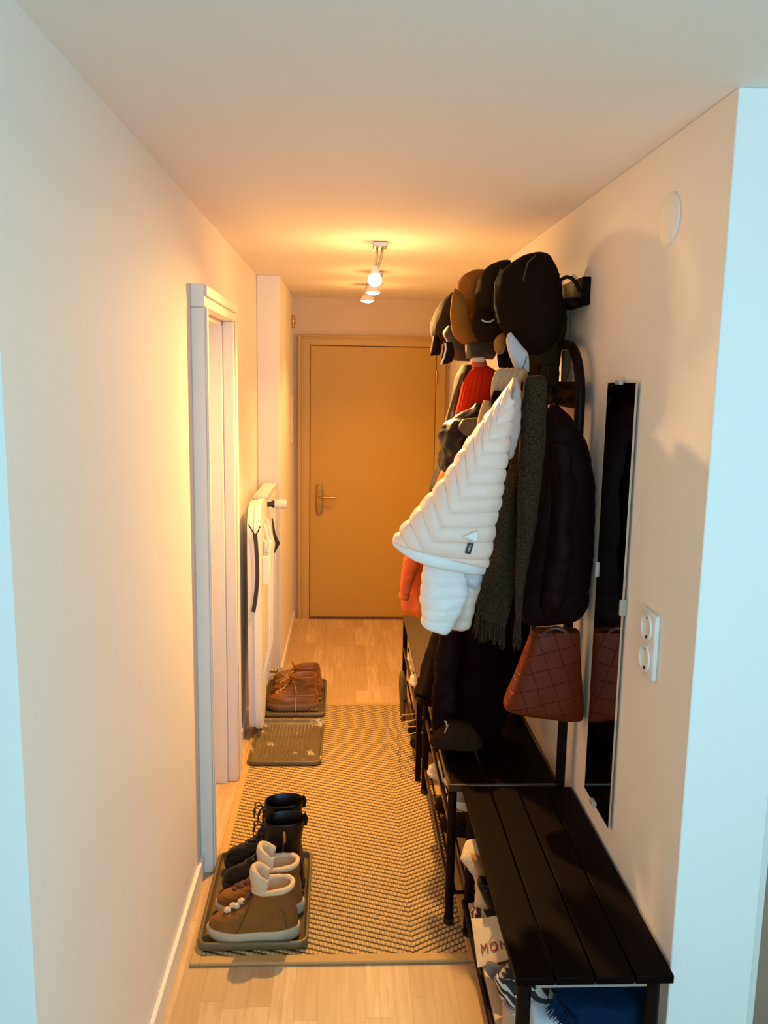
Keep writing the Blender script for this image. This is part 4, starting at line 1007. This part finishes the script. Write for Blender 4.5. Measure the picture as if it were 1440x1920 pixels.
# ---------------------------------------------------------------- things under the benches
# pouch with lettering
pch = thing('canvas_pouch', 'cream canvas pouch lettered in red on the plank bench shelf', 'pouch', (.42, 2.13, .14))
TL, TR, BL, BR = at(884, 1724, Y=2.20), at(948, 1716, Y=2.17), at(896, 1814, Y=2.05), at(968, 1796, Y=2.02)
nrm = (TR - TL).cross(BL - TL).normalized()
if nrm.y > 0: nrm = -nrm
def quad(u, v): return TL.lerp(TR, u).lerp(BL.lerp(BR, u), v)
canvas = mat('cream_canvas', (.60, .47, .31), .85, bump=.3, bscale=350)
g = MB(); nu, nv = 16, 18
rings = []
for j in range(nv + 1):
    v = j / nv; f = []; bk_ = []
    for i in range(nu + 1):
        u = i / nu; th = .012 * (math.sin(PI * u) * math.sin(PI * v)) ** .5 if 0 < u < 1 and 0 < v < 1 else 0
        p = quad(u, v); p = p + nrm * (.004 * noise.noise(p * 30))
        f.append(p + nrm * (th * .4 + .002)); bk_.append(p - nrm * (th * 2.2 + .002))
    rings.append(f + bk_[::-1])
g.loft(rings); g.build('body', canvas, pch, sharp=60)
tcv = bpy.data.curves.new('lettering', 'FONT'); tcv.body = 'MON'; tcv.size = 1.0; tcv.extrude = 0.0; tcv.space_character = 1.25
to = bpy.data.objects.new('lettering_curve', tcv); COL.objects.link(to)
dg = bpy.context.evaluated_depsgraph_get(); dg.update()
tm = to.evaluated_get(dg).to_mesh()
xs = [v.co.x for v in tm.vertices]; ys = [v.co.y for v in tm.vertices]
lm = MB()
u0, u1, va, vb = .17, .86, .60, .80
vv = [quad(u0 + (u1 - u0) * (v.co.x - min(xs)) / (max(xs) - min(xs)), vb - (vb - va) * (v.co.y - min(ys)) / (max(ys) - min(ys))) + nrm * .0095 for v in tm.vertices]
ff = [tuple(p.vertices) for p in tm.polygons]
lm.add(vv, ff); lm.add([p - nrm * .0015 for p in vv], [f[::-1] for f in ff])
to.to_mesh_clear() if hasattr(to, 'to_mesh_clear') else None
bpy.data.objects.remove(to)
plabel(lm.build('lettering', mat('red_print', (.26, .012, .015), .7), pch), 'dark red printed letters')
b = MB(); cloth(b, [(906, 1806, 968, 1796, 2.06, .015), (908, 1812, 968, 1806, 2.06, .022), (918, 1818, 966, 1814, 2.06, .02), (930, 1822, 960, 1820, 2.06, .008)], 18, 32, wr=.005, seed=130)
plabel(b.build('red_lining', mat('red_cloth', (.30, .014, .010), .75), pch, sharp=180), 'red cloth at its open end')

def check_mat(name, s, a, b_c):
    n = NB(name, .8)
    x, y, z = n.xyz.outputs
    u = n.math('ADD', n.math('MULTIPLY', x, s), n.math('MULTIPLY', z, s)); v = n.math('SUBTRACT', n.math('MULTIPLY', z, s), n.math('MULTIPLY', n.math('ADD', x, y), s * .7))
    k = n.math('FLOORED_MODULO', n.math('ADD', n.math('FLOOR', u), n.math('FLOOR', v)), 2.0)
    w_ = n.math('GREATER_THAN', n.math('ADD', n.math('FRACT', u), n.math('FRACT', v)), .75)
    n.color(n.mix(n.math('MULTIPLY', k, w_), a, b_c)); return n.m
mosaic = check_mat('mosaic_print_cloth', 46, (.018, .012, .012), (.62, .55, .48))
dots = check_mat('dotted_print_cloth', 75, (.015, .010, .010), (.42, .34, .25))
t_ = thing('patterned_hat', 'black and cream dotted cloth hat behind the lettered pouch', 'hat', (.43, 2.24, .28))
b = MB(); cloth(b, [(896, 1700, 925, 1694, 2.30, .015), (883, 1712, 935, 1704, 2.29, .035), (882, 1722, 940, 1714, 2.28, .04), (886, 1734, 935, 1726, 2.27, .03), (892, 1742, 920, 1738, 2.27, .012)], 30, 44, wr=.008, wscale=20, seed=133); b.build('crown', dots, t_, sharp=180)
MB().tube([at(x_, y_, Y=2.29) for x_, y_ in ((910, 1700), (912, 1690), (918, 1687), (924, 1692), (925, 1700))], .004, 6).build('loop', dots, t_)
t_ = thing('mosaic_bag', 'black and cream mosaic print cloth bag on the plank bench shelf', 'bag', (.50, 1.88, .14))
b = MB(); cloth(b, [(938, 1812, 985, 1806, 1.93, .02), (930, 1835, 1045, 1822, 1.92, .05), (934, 1862, 1050, 1850, 1.91, .06), (942, 1884, 1044, 1876, 1.91, .06), (955, 1890, 1030, 1890, 1.91, .03)], 44, 56, wr=.014, wscale=18, seed=136); b.build('body', mosaic, t_, sharp=180)
b = MB(); cloth(b, [(934, 1818, 960, 1812, 1.87, .015), (933, 1826, 985, 1820, 1.86, .02), (945, 1834, 985, 1830, 1.86, .01)], 16, 32, wr=.004, seed=137); b.build('flap', dots, t_, sharp=180)
t_ = thing('folded_cloth', 'grey blue folded cloth under the lettered pouch', 'cloth', (.42, 2.0, .15))
b = MB(); cloth(b, [(914, 1806, 940, 1812, 2.02, .012), (911, 1818, 948, 1826, 2.01, .022), (920, 1832, 950, 1840, 2.0, .022), (932, 1845, 948, 1850, 2.0, .01)], 24, 40, wr=.006, wscale=22, seed=139); b.build('fold', mat('grey_blue_cloth', (.10, .12, .16), .8, bump=.3, bscale=200), t_, sharp=180)
t_ = thing('metal_canister', 'beige metal canister under the mosaic bag', 'canister', (.45, 1.9, .13))
cc_ = at(958, 1895, Y=1.86)
cm = MB().cyl((cc_.x + .012, 1.88, .134), (cc_.x + .012, 1.88, .228), .029, 28); cm.build('body', mat('beige_metal', (.52, .42, .33), .35, metal=.5), t_, .003)
MB().cyl((cc_.x + .012, 1.88, .228), (cc_.x + .012, 1.88, .236), .030, 28).build('lid', mat('beige_lid', (.45, .36, .28), .4, metal=.5), t_, .002)
blue = mat('navy_wool', (.003, .016, .045), .95, bump=.8, bscale=160, spec=.1)
t_ = thing('wool_blanket', 'navy blue wool blanket with frayed fringe under the plank bench end', 'blanket', (.6, 1.8, .25))
b = MB(); cloth(b, [(1060, 1846, 1225, 1840, 1.80, .05), (1042, 1858, 1228, 1850, 1.79, .075), (1040, 1880, 1228, 1880, 1.79, .08), (1046, 1900, 1226, 1895, 1.79, .075), (1070, 1918, 1215, 1905, 1.79, .05), (1090, 1926, 1190, 1915, 1.79, .02)], 40, 72, power=.7, wr=.022, wscale=11, seed=140); b.build('folds', blue, t_, sharp=180)
fr = MB(); rnd = random.Random(8)
for k in range(26):
    u = k / 25; p0 = at(1040 + 60 * max(0, u - .3), 1868 + 52 * u, Y=1.715 + .01 * rnd.random())
    d = Vector((-.012 - .012 * rnd.random(), -.003, -.018 - .012 * rnd.random()))
    fr.tube([p0 + Vector((.01, .012, .004)), p0, p0 + d * .5 + Vector((.002, 0, 0)), p0 + d], [.0018, .0018, .0015, .0008], 5)
fr.build('fringe', blue, t_, sharp=180)
t_ = thing('shopping_bag', 'pale grey white bag below the blue wool blanket', 'bag', (.55, 1.80, .14))
b = MB(); cloth(b, [(1000, 1880, 1105, 1890, 1.85, .02), (992, 1895, 1160, 1900, 1.84, .05), (990, 1930, 1170, 1930, 1.83, .055), (995, 1965, 1165, 1965, 1.82, .05), (1005, 1972, 1150, 1972, 1.82, .02)], 30, 48, power=.7, wr=.010, wscale=16, seed=143); b.build('body', mat('grey_white_plastic', (.52, .54, .57), .5), t_, sharp=180)
# cream slipper and black boot behind the plank bench edge
t_ = thing('plush_slipper', 'cream plush slipper on the plank bench shelf behind the boot', 'slipper', (.43, 2.35, .2))
b = MB(); cloth(b, [(888, 1580, 900, 1580, 2.36, .02), (873, 1592, 912, 1590, 2.35, .05), (869, 1606, 918, 1606, 2.34, .06), (878, 1622, 920, 1622, 2.33, .055), (886, 1640, 925, 1640, 2.33, .05), (888, 1665, 920, 1665, 2.33, .045), (890, 1695, 922, 1695, 2.33, .04), (896, 1706, 916, 1706, 2.33, .02)], 60, 48, wr=.014, wscale=14, seed=150); b.build('upper', mat('cream_plush', (.62, .48, .30), .95, bump=1, bscale=150), t_, sharp=180)
b = MB(); cloth(b, [(884, 1606, 905, 1612, 2.275, .02), (890, 1622, 915, 1626, 2.27, .026), (896, 1636, 918, 1640, 2.27, .02)], 18, 32, wr=.006, seed=151); plabel(b.build('collar', mat('ochre_plush', (.35, .17, .05), .95, bump=.8, bscale=150), t_, sharp=180), 'ochre patch at the opening')
t_ = thing('black_bootie', 'small black boot on the plank bench shelf by the cream slipper', 'boot', (.43, 2.2, .2))
b = MB(); cloth(b, [(898, 1646, 912, 1646, 2.24, .015), (894, 1656, 922, 1656, 2.235, .03), (900, 1672, 928, 1674, 2.23, .032), (908, 1690, 935, 1692, 2.225, .03), (916, 1702, 932, 1704, 2.225, .012)], 40, 40, wr=.006, seed=155); b.build('upper', blk, t_, sharp=180)
MB().tube([at(x_, y_, Y=2.195) for x_, y_ in ((897, 1654), (905, 1660), (918, 1662), (928, 1668))], .003, 6).build('laces', blk_sole, t_)

# shoes on the shelves of the two racks
white_l = mat('white_trainer_leather', (.70, .60, .47), .5, bump=.1, bscale=80)
white_sole = mat('white_trainer_sole', (.74, .66, .54), .5)
grey_l = mat('grey_print_trainer', (.34, .27, .19), .7, vary=.7, vscale=60)
dark_l = mat('dark_trainer', (.014, .006, .003), .7, bump=.2, bscale=120, spec=.1)
trainer = Last([(0, .265), (.03, .272), (.05, .268), (.062, .25), (.075, .21), (.088, .175), (.105, .15)], [(0, 0), (.04, -.003), (.105, .010)], [(0, .044), (.03, .045), (.06, .041), (.085, .036), (.105, .034)], .27)
def trainer_at(lab, loc, rz, mu, ms, flip, lace=white_l, grp='trainers on the rack shelves', droop=False):
    t, X_ = shoe('trainer', lab, 'shoe', grp, loc, rz, trainer, .028, .10, mu, ms, dark_l)
    lb = laces(t, X_, trainer, [.072, .08, .089], lace, .0022, .015)
    if droop:
        p0 = X_ @ trainer.face(.08, .0)
        for s_ in (1, -1):
            lb.tube([p0, p0 + Vector((-.03, .03 * s_, .012)), p0 + Vector((-.10, .045 * s_, .0)), p0 + Vector((-.125, .05 * s_, -.05)), p0 + Vector((-.12, .03 * s_, -.10)), p0 + Vector((-.128, .035 * s_, -.13))], .0024, 6)
    lb.build('laces', lace, t)
    return t
trainer_at('cream white trainer on the top shelf of the far shoe rack, near its end', (.60, 4.20, .3205), PI, white_l, white_sole, 1)
trainer_at('white trainer on the upper shelf of the shoe rack, second from far end', (.605, 4.06, .3205), PI, white_l, white_sole, -1)
trainer_at('white trainer with toe past the shoe rack rail, middle of upper shelf', (.585, 3.86, .3205), PI, white_l, white_sole, 1)
trainer_at('white trainer at the near end of the shoe rack upper shelf', (.60, 3.73, .3205), PI, white_l, white_sole, -1)
trainer_at('dark trainer with long pale laces drooping over the shoe rack rail', (.575, 3.74, .1255), PI, dark_l, dark_l, 1, lace_c, droop=True)
trainer_at('dark trainer beside the drooping laces on the shoe rack bottom', (.575, 3.60, .1255), PI, dark_l, dark_l, -1, lace_c, droop=True)
trainer_at('grey print trainer on the coat rack shelf just behind the near leg', (.628, 2.66, .3505), PI, grey_l, white_sole, 1)
trainer_at('white soled print trainer second on the coat rack shelf', (.632, 2.79, .3505), PI, grey_l, white_sole, -1)
trainer_at('white trainer at the far end of the coat rack bottom shelf', (.625, 3.30, .1305), PI, white_l, white_sole, 1)
trainer_at('dark trainer on the coat rack bottom shelf, farther of two', (.628, 3.02, .1305), PI, dark_l, dark_l, 1, lace_c)
trainer_at('dark trainer on the coat rack bottom shelf, nearer of two', (.632, 2.88, .1305), PI, dark_l, dark_l, -1, lace_c)
t_ = thing('olive_slipper', 'olive slipper standing upright against the far shoe rack corner', 'slipper', (.30, 4.3, .0))
b = MB()
for_rows = [(752, 1258, 756, 1258, 4.20, .008), (749, 1266, 759, 1266, 4.2, .03), (748, 1285, 760, 1285, 4.2, .042), (749, 1310, 760, 1310, 4.2, .036), (750, 1335, 760, 1335, 4.2, .036), (751, 1353, 759, 1354, 4.2, .03), (753, 1357, 758, 1357, 4.2, .01)]
cloth(b, for_rows, 40, 40, seed=160); b.build('sole', mat('olive_foam', (.12, .075, .03), .7), t_, sharp=180)
MB().tube([at(759, 1268, Y=4.16), at(761, 1280, Y=4.155), at(761, 1300, Y=4.155), at(759, 1312, Y=4.16)], .006, 8).build('strap', mat('olive_strap', (.07, .04, .02), .7), t_)
